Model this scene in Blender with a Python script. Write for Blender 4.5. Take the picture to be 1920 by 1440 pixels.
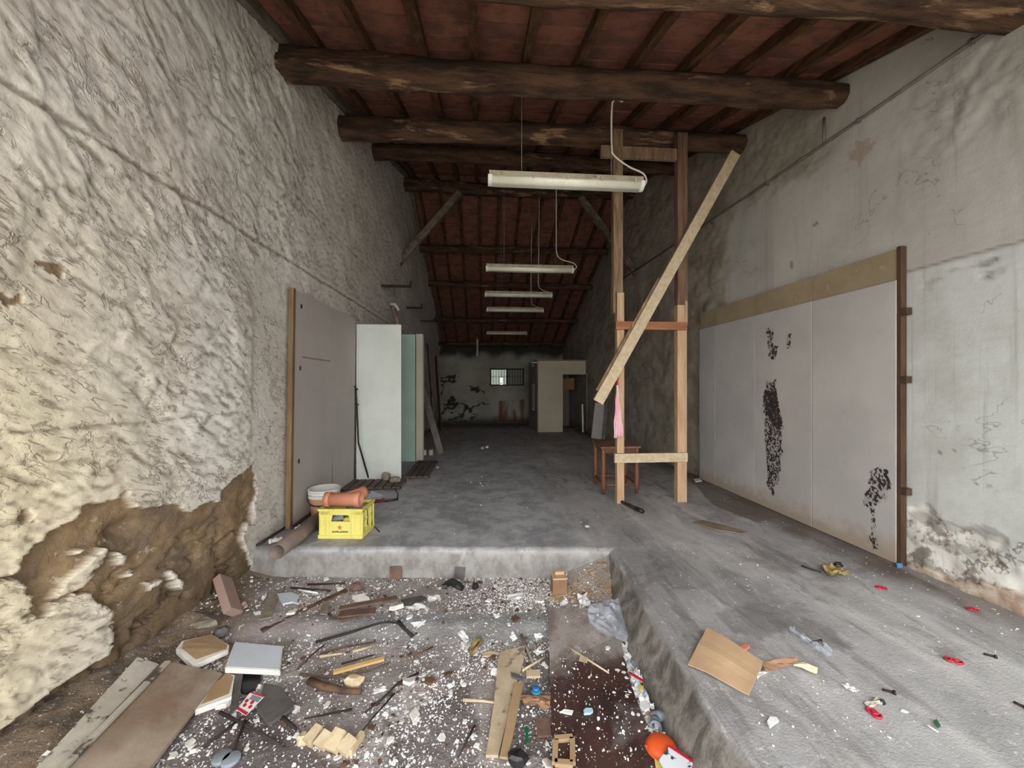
import bpy, math, random
import numpy as np
from mathutils import Vector, Matrix

# ------------------------------------------------------------------ camera, sky, exposure
scene = bpy.context.scene
for o in list(bpy.data.objects):
    bpy.data.objects.remove(o)
COL = scene.collection
FPX, CAMZ = 720.0, 1.75
TH = math.atan(55 / FPX)
cam_d = bpy.data.cameras.new('camera')
cam_d.sensor_width = 36.0
cam_d.lens = 36.0 * FPX / 1920
cam_d.clip_start = 0.02
cam = bpy.data.objects.new('camera', cam_d)
cam.location = (0, 0, CAMZ)
cam.rotation_euler = (math.pi / 2, 0, -TH)
COL.objects.link(cam)
scene.camera = cam

world = bpy.data.worlds.new('overcast_sky')
scene.world = world
world.use_nodes = True
bg = world.node_tree.nodes['Background']
bg.inputs[0].default_value = (0.97, 0.985, 1.0, 1)
bg.inputs[1].default_value = 1.0
scene.view_settings.view_transform = 'Standard'
scene.view_settings.look = 'None'
scene.view_settings.gamma = 1.0
scene.view_settings.use_curve_mapping = False
scene.view_settings.exposure = 2.6
scene.cycles.max_bounces = 10
scene.cycles.diffuse_bounces = 8
scene.cycles.sample_clamp_indirect = 6

rnd = random.Random(7)

# ------------------------------------------------------------------ pixel -> place helpers (1920x1440 frame)
SN, CS = math.sin(TH), math.cos(TH)
def ray(u, v):
    a = (u - 960) / FPX
    return (SN + a * CS, CS - a * SN, (720 - v) / FPX)
def G(u, v, z=0.0):
    d = ray(u, v); s = (z - CAMZ) / d[2]
    return Vector((d[0] * s, d[1] * s, z))
def AY(u, v, y):
    d = ray(u, v); s = y / d[1]
    return Vector((d[0] * s, y, CAMZ + d[2] * s))
def AX(u, v, x):
    d = ray(u, v); s = x / d[0]
    return Vector((x, d[1] * s, CAMZ + d[2] * s))

# ------------------------------------------------------------------ numpy noise
def _hash(ix, iy, seed):
    n = (ix.astype(np.int64) * 374761393 + iy.astype(np.int64) * 668265263 + seed * 1274126177) & 0xffffffff
    n = ((n ^ (n >> 13)) * 1274126177) & 0xffffffff
    n = ((n ^ (n >> 15)) * 2246822519) & 0xffffffff
    return (n ^ (n >> 16)).astype(np.float64) / 4294967296.0
def vn(x, y, seed=0):
    ix = np.floor(x); iy = np.floor(y); fx = x - ix; fy = y - iy
    fx = fx * fx * (3 - 2 * fx); fy = fy * fy * (3 - 2 * fy)
    a = _hash(ix, iy, seed); b = _hash(ix + 1, iy, seed); c = _hash(ix, iy + 1, seed); d = _hash(ix + 1, iy + 1, seed)
    return (a * (1 - fx) + b * fx) * (1 - fy) + (c * (1 - fx) + d * fx) * fy
def fbm(x, y, octv=4, seed=0):
    t = 0; amp = 0.5; tot = 0
    for i in range(octv):
        t = t + amp * vn(x, y, seed + i * 17); tot += amp
        x = x * 2.03 + 3.1; y = y * 2.03 + 1.7; amp *= 0.5
    return t / tot
def sstep(a, b, x):
    t = np.clip((x - a) / (b - a), 0, 1)
    return t * t * (3 - 2 * t)
def inpoly(px, py, poly):
    inside = np.zeros(px.shape, bool)
    n = len(poly)
    for i in range(n):
        x1, y1 = poly[i]; x2, y2 = poly[(i + 1) % n]
        if y1 == y2: continue
        c = ((y1 > py) != (y2 > py)) & (px < (x2 - x1) * (py - y1) / (y2 - y1) + x1)
        inside ^= c
    return inside

# ------------------------------------------------------------------ materials
def lin(c):
    return tuple(((x / 255) / 12.92 if x / 255 <= 0.04045 else ((x / 255 + 0.055) / 1.055) ** 2.4) for x in c[:3]) + (1,)
class NT:
    def __init__(s, name):
        s.m = bpy.data.materials.new(name); s.m.use_nodes = True
        s.t = s.m.node_tree; s.n = s.t.nodes; s.b = s.n['Principled BSDF']
    def link(s, a, b): s.t.links.new(a, b)
    def coord(s, stretch=(1, 1, 1), kind='Object', rand=False):
        tc = s.n.new('ShaderNodeTexCoord'); mp = s.n.new('ShaderNodeMapping')
        mp.inputs['Scale'].default_value = stretch
        out = tc.outputs[kind]
        if rand:
            oi = s.n.new('ShaderNodeObjectInfo'); ad = s.n.new('ShaderNodeVectorMath'); ad.operation = 'MULTIPLY_ADD'
            s.link(oi.outputs['Random'], ad.inputs[0]); ad.inputs[1].default_value = (37, 51, 23); s.link(out, ad.inputs[2])
            out = ad.outputs[0]
        s.link(out, mp.inputs[0]); return mp.outputs[0]
    def noise(s, vec, scale, detail=5, rough=0.6, dist=0.0):
        n = s.n.new('ShaderNodeTexNoise'); s.link(vec, n.inputs['Vector'])
        n.inputs['Scale'].default_value = scale; n.inputs['Detail'].default_value = detail
        n.inputs['Roughness'].default_value = rough; n.inputs['Distortion'].default_value = dist
        return n.outputs[0]
    def ramp(s, fac, lo, hi):
        r = s.n.new('ShaderNodeMapRange'); r.interpolation_type = 'SMOOTHSTEP'
        s.link(fac, r.inputs[0]); r.inputs[1].default_value = lo; r.inputs[2].default_value = hi
        return r.outputs[0]
    def mul(s, a, b, op='MULTIPLY'):
        m = s.n.new('ShaderNodeMath'); m.operation = op
        for i, x in enumerate((a, b)):
            if isinstance(x, (int, float)): m.inputs[i].default_value = x
            else: s.link(x, m.inputs[i])
        return m.outputs[0]
    def mix(s, fac, a, b):
        m = s.n.new('ShaderNodeMix'); m.data_type = 'RGBA'
        if isinstance(fac, (int, float)): m.inputs[0].default_value = fac
        else: s.link(fac, m.inputs[0])
        for i, x in ((6, a), (7, b)):
            if isinstance(x, tuple): m.inputs[i].default_value = x
            else: s.link(x, m.inputs[i])
        return m.outputs[2]
    def attr(s, name):
        a = s.n.new('ShaderNodeAttribute'); a.attribute_name = name
        return a.outputs['Fac']
    def bump(s, h, strength, dist=0.01):
        b = s.n.new('ShaderNodeBump'); b.inputs['Strength'].default_value = strength; b.inputs['Distance'].default_value = dist
        s.link(h, b.inputs['Height']); s.link(b.outputs[0], s.b.inputs['Normal'])
    def fin(s, col, rough=0.8, spec=0.3, metal=0.0):
        if isinstance(col, tuple): s.b.inputs['Base Color'].default_value = col
        else: s.link(col, s.b.inputs['Base Color'])
        if isinstance(rough, (int, float)): s.b.inputs['Roughness'].default_value = rough
        else: s.link(rough, s.b.inputs['Roughness'])
        s.b.inputs['Specular IOR Level'].default_value = spec; s.b.inputs['Metallic'].default_value = metal
        return s.m
def mat(name, c1, c2=None, scale=4, rough=0.8, bump=0.0, bscale=40, stretch=(1, 1, 1), spec=0.3, metal=0.0,
        dirt=None, dscale=1.5, dlo=0.5, dhi=0.68, rand=True, bdist=0.01):
    t = NT(name); v = t.coord(stretch, rand=rand)
    c = lin(c1)
    if c2: c = t.mix(t.ramp(t.noise(v, scale), 0.32, 0.68), lin(c1), lin(c2))
    if dirt: c = t.mix(t.ramp(t.noise(v, dscale, 6, 0.65, 0.4), dlo, dhi), c, lin(dirt))
    if bump: t.bump(t.noise(v, bscale, 6, 0.65), bump, bdist)
    return t.fin(c, rough, spec, metal)

# ------------------------------------------------------------------ mesh builder
ORG = {}
class MB:
    def __init__(s): s.v = []; s.f = []
    def box(s, c, size, R=None):
        c = Vector(c); b = len(s.v)
        for i in range(8):
            p = Vector(((i & 1) - .5, ((i >> 1) & 1) - .5, (i >> 2) - .5)); p = Vector((p.x * size[0], p.y * size[1], p.z * size[2]))
            s.v.append(c + (R @ p if R else p))
        for q in ((0, 2, 3, 1), (4, 5, 7, 6), (0, 1, 5, 4), (2, 6, 7, 3), (0, 4, 6, 2), (1, 3, 7, 5)): s.f.append(tuple(b + k for k in q))
        return s
    def bar(s, p, q, w, t, up=(0, 0, 1), taper=1.0):
        """a plank from p to q, w across, t thick (t along 'up')"""
        p = Vector(p); q = Vector(q); d = (q - p).normalized(); up = Vector(up)
        x = d.cross(up)
        if x.length < 1e-4: x = d.cross(Vector((1, 0, 0)))
        x.normalize(); n = x.cross(d); b = len(s.v)
        for e, k in ((p, 1.0), (q, taper)):
            for sx, sz in ((-1, -1), (1, -1), (1, 1), (-1, 1)): s.v.append(e + x * sx * w / 2 * k + n * sz * t / 2 * k)
        for q4 in ((0, 1, 2, 3), (7, 6, 5, 4), (0, 4, 5, 1), (1, 5, 6, 2), (2, 6, 7, 3), (3, 7, 4, 0)): s.f.append(tuple(b + k for k in q4))
        return s
    def tube(s, pts, r, n=8, caps=True, wob=0.0, hollow=0.0):
        pts = [Vector(p) for p in pts]; m = len(pts)
        rs = list(r) if isinstance(r, (list, tuple)) else [r] * m
        d0 = (pts[1] - pts[0]).normalized(); a = Vector((0, 0, 1)) if abs(d0.z) < .9 else Vector((1, 0, 0))
        x = d0.cross(a).normalized(); b = len(s.v)
        for i in range(m):
            d = (pts[min(i + 1, m - 1)] - pts[max(i - 1, 0)]).normalized()
            x = (x - d * x.dot(d)).normalized(); y = d.cross(x)
            for k in range(n):
                t = 2 * math.pi * k / n; rr = rs[i] * (1 + (rnd.uniform(-wob, wob) if wob else 0))
                s.v.append(pts[i] + (x * math.cos(t) + y * math.sin(t)) * rr)
        for i in range(m - 1):
            for k in range(n):
                k2 = (k + 1) % n
                s.f.append((b + i * n + k, b + i * n + k2, b + (i + 1) * n + k2, b + (i + 1) * n + k))
        if caps:
            s.f.append(tuple(b + k for k in range(n))[::-1]); s.f.append(tuple(b + (m - 1) * n + k for k in range(n)))
        return s
    def pipe(s, p, q, r, th=0.006, n=24, flare=None):
        """open pipe with wall thickness"""
        p = Vector(p); q = Vector(q); d = (q - p).normalized(); a = Vector((0, 0, 1)) if abs(d.z) < .9 else Vector((1, 0, 0))
        x = d.cross(a).normalized(); y = d.cross(x); L = (q - p).length; b = len(s.v)
        prof = [(0, r - th), (0, r), (L, r), (L, r - th)]
        if flare: prof = [(0, r - th), (0, r), (L - flare - .02, r), (L - flare, r * 1.1), (L, r * 1.1), (L, r * 1.1 - th), (L - flare, r * 1.1 - th), (L - flare - .02, r - th)]
        m = len(prof)
        for (h, rr) in prof:
            for k in range(n):
                t = 2 * math.pi * k / n; s.v.append(p + d * h + (x * math.cos(t) + y * math.sin(t)) * rr)
        for i in range(m):
            i2 = (i + 1) % m
            for k in range(n):
                k2 = (k + 1) % n; s.f.append((b + i * n + k, b + i * n + k2, b + i2 * n + k2, b + i2 * n + k))
        return s
    def lathe(s, prof, c, n=24):
        c = Vector(c); b = len(s.v); m = len(prof)
        for (r, z) in prof:
            for k in range(n):
                t = 2 * math.pi * k / n; s.v.append(c + Vector((r * math.cos(t), r * math.sin(t), z)))
        for i in range(m - 1):
            for k in range(n):
                k2 = (k + 1) % n; s.f.append((b + i * n + k, b + i * n + k2, b + (i + 1) * n + k2, b + (i + 1) * n + k))
        s.f.append(tuple(b + k for k in range(n))[::-1]); s.f.append(tuple(b + (m - 1) * n + k for k in range(n)))
        return s
    def slab(s, pts, th):
        """closed prism: pts = top outline (3D), th = thickness downwards"""
        b = len(s.v); n = len(pts)
        area = sum(pts[i][0] * pts[(i + 1) % n][1] - pts[(i + 1) % n][0] * pts[i][1] for i in range(n))
        if area < 0: pts = pts[::-1]
        for p in pts: s.v.append(Vector(p))
        for p in pts: s.v.append(Vector(p) - Vector((0, 0, th)))
        s.f.append(tuple(b + k for k in range(n))); s.f.append(tuple(b + n + k for k in range(n))[::-1])
        for k in range(n):
            k2 = (k + 1) % n; s.f.append((b + k2, b + k, b + n + k, b + n + k2))
        return s
    def build(s, name, m, parent=None, smooth=False, bevel=0.0):
        vs = s.v
        if parent is None:
            lo = [min(p[i] for p in vs) for i in range(3)]; hi = [max(p[i] for p in vs) for i in range(3)]
            org = Vector(((lo[0] + hi[0]) / 2, (lo[1] + hi[1]) / 2, lo[2]))
        else: org = ORG[parent.name]
        me = bpy.data.meshes.new(name)
        me.from_pydata([tuple(p - org) for p in vs], [], s.f)
        me.materials.append(m)
        if smooth: me.shade_smooth()
        o = bpy.data.objects.new(name, me); COL.objects.link(o)
        if parent is None: o.location = org
        else: o.parent = parent
        ORG[o.name] = org
        if bevel:
            bv = o.modifiers.new('bevel', 'BEVEL'); bv.width = bevel; bv.segments = 2; bv.limit_method = 'ANGLE'
        if smooth == 'auto':
            pass
        return o
def tag(o, label, cat, group=None, kind=None):
    o['label'] = label; o['category'] = cat
    if group: o['group'] = group
    if kind: o['kind'] = kind
    return o
def thing(name, label, cat, loc, group=None):
    o = bpy.data.objects.new(name, None); COL.objects.link(o); o.location = loc; o.empty_display_size = 0.05
    ORG[o.name] = Vector(loc); return tag(o, label, cat, group)
def grid_mesh(name, P, m, attrs=None, smooth=True, flip=False, keep=None):
    """P: (ny, nx, 3) array"""
    ny, nx = P.shape[:2]
    idx = np.arange(ny * nx).reshape(ny, nx)
    q = np.stack([idx[:-1, :-1], idx[:-1, 1:], idx[1:, 1:], idx[1:, :-1]], -1).reshape(-1, 4)
    if keep is not None: q = q[keep.reshape(-1)]
    if flip: q = q[:, ::-1]
    me = bpy.data.meshes.new(name)
    me.vertices.add(ny * nx); me.vertices.foreach_set('co', P.reshape(-1).astype(np.float32))
    me.loops.add(q.size); me.loops.foreach_set('vertex_index', q.reshape(-1).astype(np.int32))
    me.polygons.add(len(q)); me.polygons.foreach_set('loop_start', np.arange(0, q.size, 4, dtype=np.int32))
    me.update(calc_edges=True)
    if smooth: me.shade_smooth()
    for k, a in (attrs or {}).items():
        at = me.attributes.new(k, 'FLOAT', 'POINT'); at.data.foreach_set('value', a.reshape(-1).astype(np.float32))
    me.materials.append(m)
    o = bpy.data.objects.new(name, me); COL.objects.link(o); ORG[o.name] = Vector((0, 0, 0))
    return o
def struct(o): o['kind'] = 'structure'; return o
def V(*a): return Vector(a)
# ------------------------------------------------------------------ shape of the place
XR, YB = 3.38, 16.0
def xL(y, z):
    return (-2.02 + 0.02 * np.minimum(np.asarray(z) - 0.3, 2.4) + 0.135 * np.clip(np.asarray(z) - 2.7, 0, 1.8)
            + 0.012 * np.maximum(np.asarray(y) - 3.4, 0) - 0.17 * np.maximum(3.3 - np.asarray(y), 0) * np.clip(1 - np.asarray(z) / 3.2, 0, 1))
def bline(y):  # line through the beam centres
    y = np.asarray(y, float)
    return np.where(y < 8.4, 4.14 + 0.309 * (y - 2.2), 6.056 - 0.385 * (y - 8.4))
def wallpt(u, v):
    x = -2.0
    for _ in range(6):
        p = AX(u, v, x); x = float(xL(p.y, p.z))
    return p
def edge_y(x): return 3.57 - 0.085 * (x + 2.0)
def edge_x(y): return 1.01 + 0.06 * (y - 1.6)
def raised_z(x, y): return 0.3 - 0.025 * max(y - 8, 0)
def pit_z(x, y):
    z = 0.05 * float(sstep(2.60 - 0.07 * x, 2.78 - 0.07 * x, np.float64(y)))
    z += min(.2, max(0.0, 0.22 * (1 - (1.12 - x) / 0.5 - (3.3 - y) / 0.6))) if x > 0.4 and y > 2.5 else 0.0
    z += 0.10 * float(sstep(-1.75, -2.3, np.float64(x)))
    return z
def floor_z(x, y):
    if y > edge_y(x) or x > edge_x(y): return raised_z(x, y)
    return pit_z(x, y)

# ------------------------------------------------------------------ wall materials
t = NT('old_limewashed_plaster'); v = t.coord(rand=False)
n1 = t.noise(v, 1.1, 6, .6); n2 = t.noise(v, 7, 6, .65, .6); n3 = t.noise(v, 60, 4, .6)
c = t.mix(t.ramp(n1, .35, .65), lin((220, 214, 203)), lin((206, 198, 186)))
c = t.mix(t.mul(t.ramp(n2, .52, .72), .35), c, lin((158, 140, 118)))
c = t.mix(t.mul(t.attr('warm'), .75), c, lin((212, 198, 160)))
c = t.mix(t.mul(t.attr('groove'), .7), c, lin((112, 98, 82)))  # hollows of the relief darkened: dirt plus crease shading in the colour
bare = t.mix(t.ramp(t.noise(v, 4, 6, .7), .35, .65), lin((146, 122, 90)), lin((114, 98, 80)))
bare = t.mix(t.ramp(t.noise(v, 11, 5, .7), .60, .68), bare, lin((178, 164, 142)))
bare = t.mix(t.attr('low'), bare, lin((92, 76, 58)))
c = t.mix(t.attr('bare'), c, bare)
tcw = t.n.new('ShaderNodeTexCoord'); mpw = t.n.new('ShaderNodeMapping'); mpw.vector_type = 'TEXTURE'; t.link(tcw.outputs['Object'], mpw.inputs[0])
mpw.inputs['Rotation'].default_value = (math.radians(-34), 0, 0); mpw.inputs['Scale'].default_value = (1, 1.0, .5)
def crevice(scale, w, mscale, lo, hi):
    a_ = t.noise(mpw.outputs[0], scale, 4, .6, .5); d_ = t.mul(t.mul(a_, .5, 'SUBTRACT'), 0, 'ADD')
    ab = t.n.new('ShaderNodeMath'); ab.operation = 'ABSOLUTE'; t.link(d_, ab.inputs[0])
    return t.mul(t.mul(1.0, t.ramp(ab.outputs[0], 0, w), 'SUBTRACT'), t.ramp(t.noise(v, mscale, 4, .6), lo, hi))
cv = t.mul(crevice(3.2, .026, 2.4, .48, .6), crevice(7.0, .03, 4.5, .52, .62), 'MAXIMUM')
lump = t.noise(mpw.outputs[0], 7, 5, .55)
c = t.mix(t.mul(t.mul(cv, t.mul(1.0, t.attr('bare'), 'SUBTRACT')), .42), c, lin((120, 106, 90)))  # dark crevice lines: dirt and the shade of the crack, both painted in
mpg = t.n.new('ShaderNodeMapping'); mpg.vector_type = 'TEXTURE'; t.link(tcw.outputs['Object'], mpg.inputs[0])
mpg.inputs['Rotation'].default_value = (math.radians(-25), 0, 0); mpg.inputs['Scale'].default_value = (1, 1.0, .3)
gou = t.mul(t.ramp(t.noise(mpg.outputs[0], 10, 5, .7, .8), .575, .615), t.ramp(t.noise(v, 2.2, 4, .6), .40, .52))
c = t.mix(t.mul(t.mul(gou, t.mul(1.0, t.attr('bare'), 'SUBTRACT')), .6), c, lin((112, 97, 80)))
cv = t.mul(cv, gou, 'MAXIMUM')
stone = t.mul(t.attr('bare'), t.mul(t.noise(v, 14, 6, .7), 1.6))
t.bump(t.mul(t.mul(t.mul(t.mul(lump, .9), t.mul(n3, .25), 'ADD'), t.mul(cv, .45), 'SUBTRACT'), stone, 'ADD'), .55, .02)
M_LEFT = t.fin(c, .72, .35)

t = NT('painted_wall_plaster'); v = t.coord(rand=False)
n1 = t.noise(v, .9, 6, .6); vs = t.coord((1, 2.2, .22), rand=False)
c = t.mix(t.ramp(n1, .35, .65), lin((196, 193, 186)), lin((182, 177, 168)))
c = t.mix(t.mul(t.ramp(t.noise(vs, 1.6, 6, .65), .5, .72), .45), c, lin((150, 143, 132)))
c = t.mix(t.attr('dado'), c, t.mix(t.ramp(t.noise(v, 2.2, 6, .6), .4, .68), lin((204, 206, 201)), lin((190, 190, 183))))
c = t.mix(t.attr('rough'), c, t.mix(t.ramp(t.noise(v, 2.5, 6, .65), .4, .66), lin((172, 164, 150)), lin((144, 136, 120))))
pe = t.mix(t.ramp(t.noise(v, 4.5, 6, .7), .48, .56), lin((226, 223, 214)), lin((150, 140, 128)))
c = t.mix(t.attr('peel'), c, pe)
c = t.mix(t.attr('brickish'), c, t.mix(t.ramp(t.noise(v, 9, 6, .7), .4, .6), lin((178, 152, 132)), lin((206, 192, 176))))
c = t.mix(t.attr('dark'), c, lin((96, 88, 78)))
def cravice(scale, w, mscale, lo, hi):
    a_ = t.noise(v, scale, 5, .6, .3); ab = t.n.new('ShaderNodeMath'); ab.operation = 'ABSOLUTE'; t.link(t.mul(a_, .5, 'SUBTRACT'), ab.inputs[0])
    return t.mul(t.mul(1.0, t.ramp(ab.outputs[0], 0, w), 'SUBTRACT'), t.ramp(t.noise(v, mscale, 4, .6), lo, hi))
c = t.mix(t.mul(cravice(1.3, .006, .9, .52, .56), .5), c, lin((110, 104, 96)))
c = t.mix(t.mul(t.mul(cravice(5, .03, 3, .45, .55), t.attr('crust')), .8), c, lin((96, 88, 78)))
vd = t.coord((1, 5, .18), rand=False)
c = t.mix(t.mul(t.ramp(t.noise(vd, 2.5, 5, .6), .58, .75), .35), c, lin((128, 120, 110)))
c = t.mix(t.mul(t.ramp(t.noise(v, 16, 5, .7), .66, .72), .5), c, lin((120, 114, 106)))
c = t.mix(t.attr('rust'), c, lin((158, 120, 88)))
t.bump(t.noise(v, 45, 5, .6), .25, .006)
M_RIGHT = t.fin(c, .75, .3)

t = NT('stained_back_plaster'); v = t.coord(rand=False)
c = t.mix(t.ramp(t.noise(v, .8, 6, .6), .35, .65), lin((176, 172, 158)), lin((150, 146, 130)))
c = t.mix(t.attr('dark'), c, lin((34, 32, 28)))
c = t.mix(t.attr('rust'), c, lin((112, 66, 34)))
t.bump(t.noise(v, 12, 5, .6), .3, .02)
M_BACK = t.fin(c, .85, .2)

# ------------------------------------------------------------------ left wall (thick lumpy plaster, fallen off low down)
ys = [-0.5, 0.2, 0.7, 1.1]
y = 1.35
while y < YB: ys.append(y); y += 0.0068 * y if y < 4 else 0.011 * y
ys.append(YB + 0.15)
ys = np.array(ys); NR = 430
T = np.linspace(0, 1, NR)[:, None]
ztop = (bline(ys) + 0.26)[None, :]
Z = -0.12 + T * (ztop + 0.12); Yg = np.broadcast_to(ys[None, :], Z.shape).copy()
def zp(*pts):  # zoomed-crop pixels (half-size crop of the lower left quarter) -> wall (y, z)
    r = []
    for (a, b) in pts:
        p = wallpt(a / 2, 720 + b / 2); r.append((p.y, p.z))
    return r
warp = 0.05
yw = Yg + warp * (fbm(Yg * 9, Z * 9, 4, 3) - .5) * 2; zw = Z + warp * (fbm(Yg * 9, Z * 9, 4, 91) - .5) * 2
P_out = zp((-60, 705), (60, 690), (75, 640), (150, 590), (160, 550), (290, 490), (310, 450), (380, 430), (465, 405), (520, 460), (590, 462), (640, 440),
           (720, 480), (770, 450), (830, 440), (840, 390), (900, 350), (925, 305), (952, 300), (960, 400), (950, 500), (905, 570), (930, 640),
           (955, 740), (900, 960), (700, 1240), (400, 1640), (-300, 1900), (-300, 1400), (0, 1345), (150, 1245), (240, 1200), (330, 1095), (420, 1020),
           (430, 960), (400, 850), (330, 790), (290, 790), (220, 820), (190, 860), (70, 890), (95, 830), (60, 760), (40, 720), (-60, 730))
bare = inpoly(yw, zw, P_out)
for pp in (((270, 710), (390, 610), (405, 650), (330, 720), (290, 770), (215, 805), (240, 740)),
           ((425, 620), (460, 645), (462, 690), (420, 700)), ((255, 640), (300, 625), (300, 640), (262, 655)),
           ((545, 750), (590, 725), (590, 740), (555, 770)), ((470, 735), (505, 700), (515, 712), (480, 745)),
           ((620, 700), (640, 690), (690, 770), (670, 780))):
    bare &= ~inpoly(yw, zw, zp(*pp))
bare |= inpoly(yw, zw, zp((75, 510), (110, 475), (155, 510), (90, 535)))
geo = bare.copy()
bare |= inpoly(yw, zw, [(p.y, p.z) for p in (wallpt(*q) for q in ((65, 492), (108, 487), (118, 520), (85, 512)))])
bare |= inpoly(yw, zw, [(p.y, p.z) for p in (wallpt(*q) for q in ((-10, 550), (30, 552), (20, 566), (-10, 566)))])
bare |= (Yg < 3.45) & (Z < 0.12 + 0.1 * fbm(Yg * 3, Z * 0, 3, 5))
bm = bare.astype(float)
smoothstrip = sstep(3.42, 3.5, Yg) * (1 - sstep(4.2, 4.6, Yg)) * (1 - sstep(2.6, 3.2, Z))
farz = sstep(3.6, 5.0, Yg) * 0.35
rough = (1 - 0.8 * smoothstrip) * (1 - farz)
al = math.radians(-38)
S = Yg * math.cos(al) + Z * math.sin(al); Cc = -Yg * math.sin(al) + Z * math.cos(al)
wz = fbm(Yg * 2.2, Z * 2.2, 3, 40) * 1.2
r1 = 1 - np.abs(2 * fbm(S * 3.0 + wz, Cc * 9 + wz, 3, 11) - 1); r1 = np.clip((r1 - .55) / .45, 0, 1) ** 1.6
r2 = 1 - np.abs(2 * fbm(S * 7.0 + wz, Cc * 19 - wz, 3, 23) - 1); r2 = np.clip((r2 - .6) / .4, 0, 1) ** 1.5
led = fbm(S * 2.4 + wz * 2, Cc * 5.5 + wz * 2, 4, 57)
led = sum(sstep(k, k + .02, led) for k in (.36, .44, .5, .56, .64))
patch = sstep(.40, .62, fbm(Yg * 2.6, Z * 2.6, 3, 59))
hp = (0.03 * (fbm(Yg * 1.3, Z * 1.3, 3, 8) - .5) + rough * ((0.007 * r1 + 0.006 * r2) * patch + 0.0042 * led + 0.012 * (fbm(S * 10, Cc * 22, 3, 77) - .5)) + 0.007 * (.4 + .6 * patch) * (fbm(S * 26, Cc * 48, 2, 78) - .5))
for zc, w_, dpt in ((2.97, .012, .014), (1.52, .008, .006), (3.6, .01, .005)):
    wob = 0.05 * (fbm(Yg * 2.1, Z * 0 + zc, 3, 61) - .5)
    hp = hp - dpt * np.exp(-((Z - zc - wob) / w_) ** 2) * (1 - smoothstrip)
    hp = hp + dpt * .3 * np.exp(-((Z - zc - wob - .03) / .025) ** 2) * (1 - smoothstrip)
rocks = np.abs(fbm(Yg * 5 + wz, Z * 6.5, 4, 33) - .5)
hb = -0.025 + 0.05 * (fbm(Yg * 4, Z * 4, 4, 31) - .5) - 0.05 * np.clip(.08 - rocks, 0, 1) / .08 * sstep(1.0, .3, Z) + 0.02 * (fbm(Yg * 22, Z * 22, 3, 35) - .5)
hole = np.exp(-(((Yg - wallpt(240, 990).y) / .09) ** 2 + ((Z - wallpt(240, 990).z) / .05) ** 2)); hb = hb - 0.08 * hole
gm_ = np.where(geo | (Z < .3), bm, 0.0)
hsum = hp * (1 - gm_) + hb * gm_ - .006 * (bm - gm_)
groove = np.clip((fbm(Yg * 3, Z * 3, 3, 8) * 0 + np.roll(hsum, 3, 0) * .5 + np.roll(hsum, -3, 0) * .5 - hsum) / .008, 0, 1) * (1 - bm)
X = xL(Yg, Z) + hsum
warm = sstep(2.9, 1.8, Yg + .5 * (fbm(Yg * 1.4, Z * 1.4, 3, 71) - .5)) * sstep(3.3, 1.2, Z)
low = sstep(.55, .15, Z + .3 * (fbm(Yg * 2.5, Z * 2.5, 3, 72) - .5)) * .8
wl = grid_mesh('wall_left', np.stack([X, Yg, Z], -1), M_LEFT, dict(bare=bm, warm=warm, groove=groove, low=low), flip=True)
struct(wl); wl['label'] = 'lumpy limewashed wall with plaster fallen off low down'

# ------------------------------------------------------------------ right wall
ys = [-0.5, .3, .9]
y = 1.4
while y < YB: ys.append(y); y += 0.0085 * y
ys.append(YB + .15); ys = np.array(ys)
T = np.linspace(0, 1, 300)[:, None]
Z = -0.05 + T * ((bline(ys) + .26)[None, :] + .05); Yg = np.broadcast_to(ys[None, :], Z.shape).copy()
def rp(*pts): return [(p.y, p.z) for p in (AX(u, v_, XR) for u, v_ in pts)]
nz = fbm(Yg * 8, Z * 8, 4, 101) - .5; nz2 = fbm(Yg * 8, Z * 8, 4, 131) - .5
yw = Yg + .08 * nz; zw = Z + .08 * nz2
rough = sstep(4.95, 5.15, Yg + .1 * nz) ; rough = np.maximum(rough, sstep(3.9, 4.05, Z + .25 * nz) * sstep(3.2, 3.7, Yg) * .8)
dado = (1 - sstep(2.62, 2.65, Z + .01 * nz)) * (1 - sstep(2.86, 2.95, Yg))
peelP = inpoly(yw, zw, rp((1690, 955), (1740, 945), (1800, 985), (1860, 1005), (1960, 1030), (2100, 1300), (1690, 1070))).astype(float)
peel = peelP * sstep(.36, .5, fbm(Yg * 5, Z * 5, 4, 140) + .25 * sstep(.8, .4, Z))
brick = inpoly(yw, zw, rp((1700, 1055), (1760, 1075), (1840, 1090), (1960, 1130), (2100, 1330), (1690, 1085))).astype(float)
ledge = ((zw > 2.46) & (zw < 2.60) & (yw < 2.72)).astype(float) * sstep(.38, .55, fbm(Yg * 4, Z * 11, 4, 151))
line = np.exp(-((Z - 2.65 - .012 * nz) / .008) ** 2) * (Yg < 2.9)
dark = np.maximum(.75 * ledge * sstep(.45, .6, fbm(Yg * 9, Z * 16, 4, 160)), .55 * line)
for (u_, v_, w_, h_) in ((1755, 848, 3, 3), (1790, 848, 2, 3), (1830, 905, 3, 3), (1650, 768, 3, 3), (1485, 495, 2, 8), (1535, 420, 5, 3), (1780, 985, 16, 10), (1735, 975, 22, 9), (1845, 1000, 24, 12), (1760, 1025, 22, 9), (1815, 1035, 16, 9)):
    p = AX(u_, v_, XR); k = p.y / 720
    dark = np.maximum(dark, (.7 if w_ < 9 else .38) * (np.exp(-(((yw - p.y) / (w_ * k * 1.6)) ** 2 + ((zw - p.z) / (h_ * k * 1.2)) ** 2)) > .4))
crk = np.abs(Yg - 1.0 * AX(1880, 330, XR).y - .05 * np.sin(Z * 9) - .12 * nz) < .006

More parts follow.
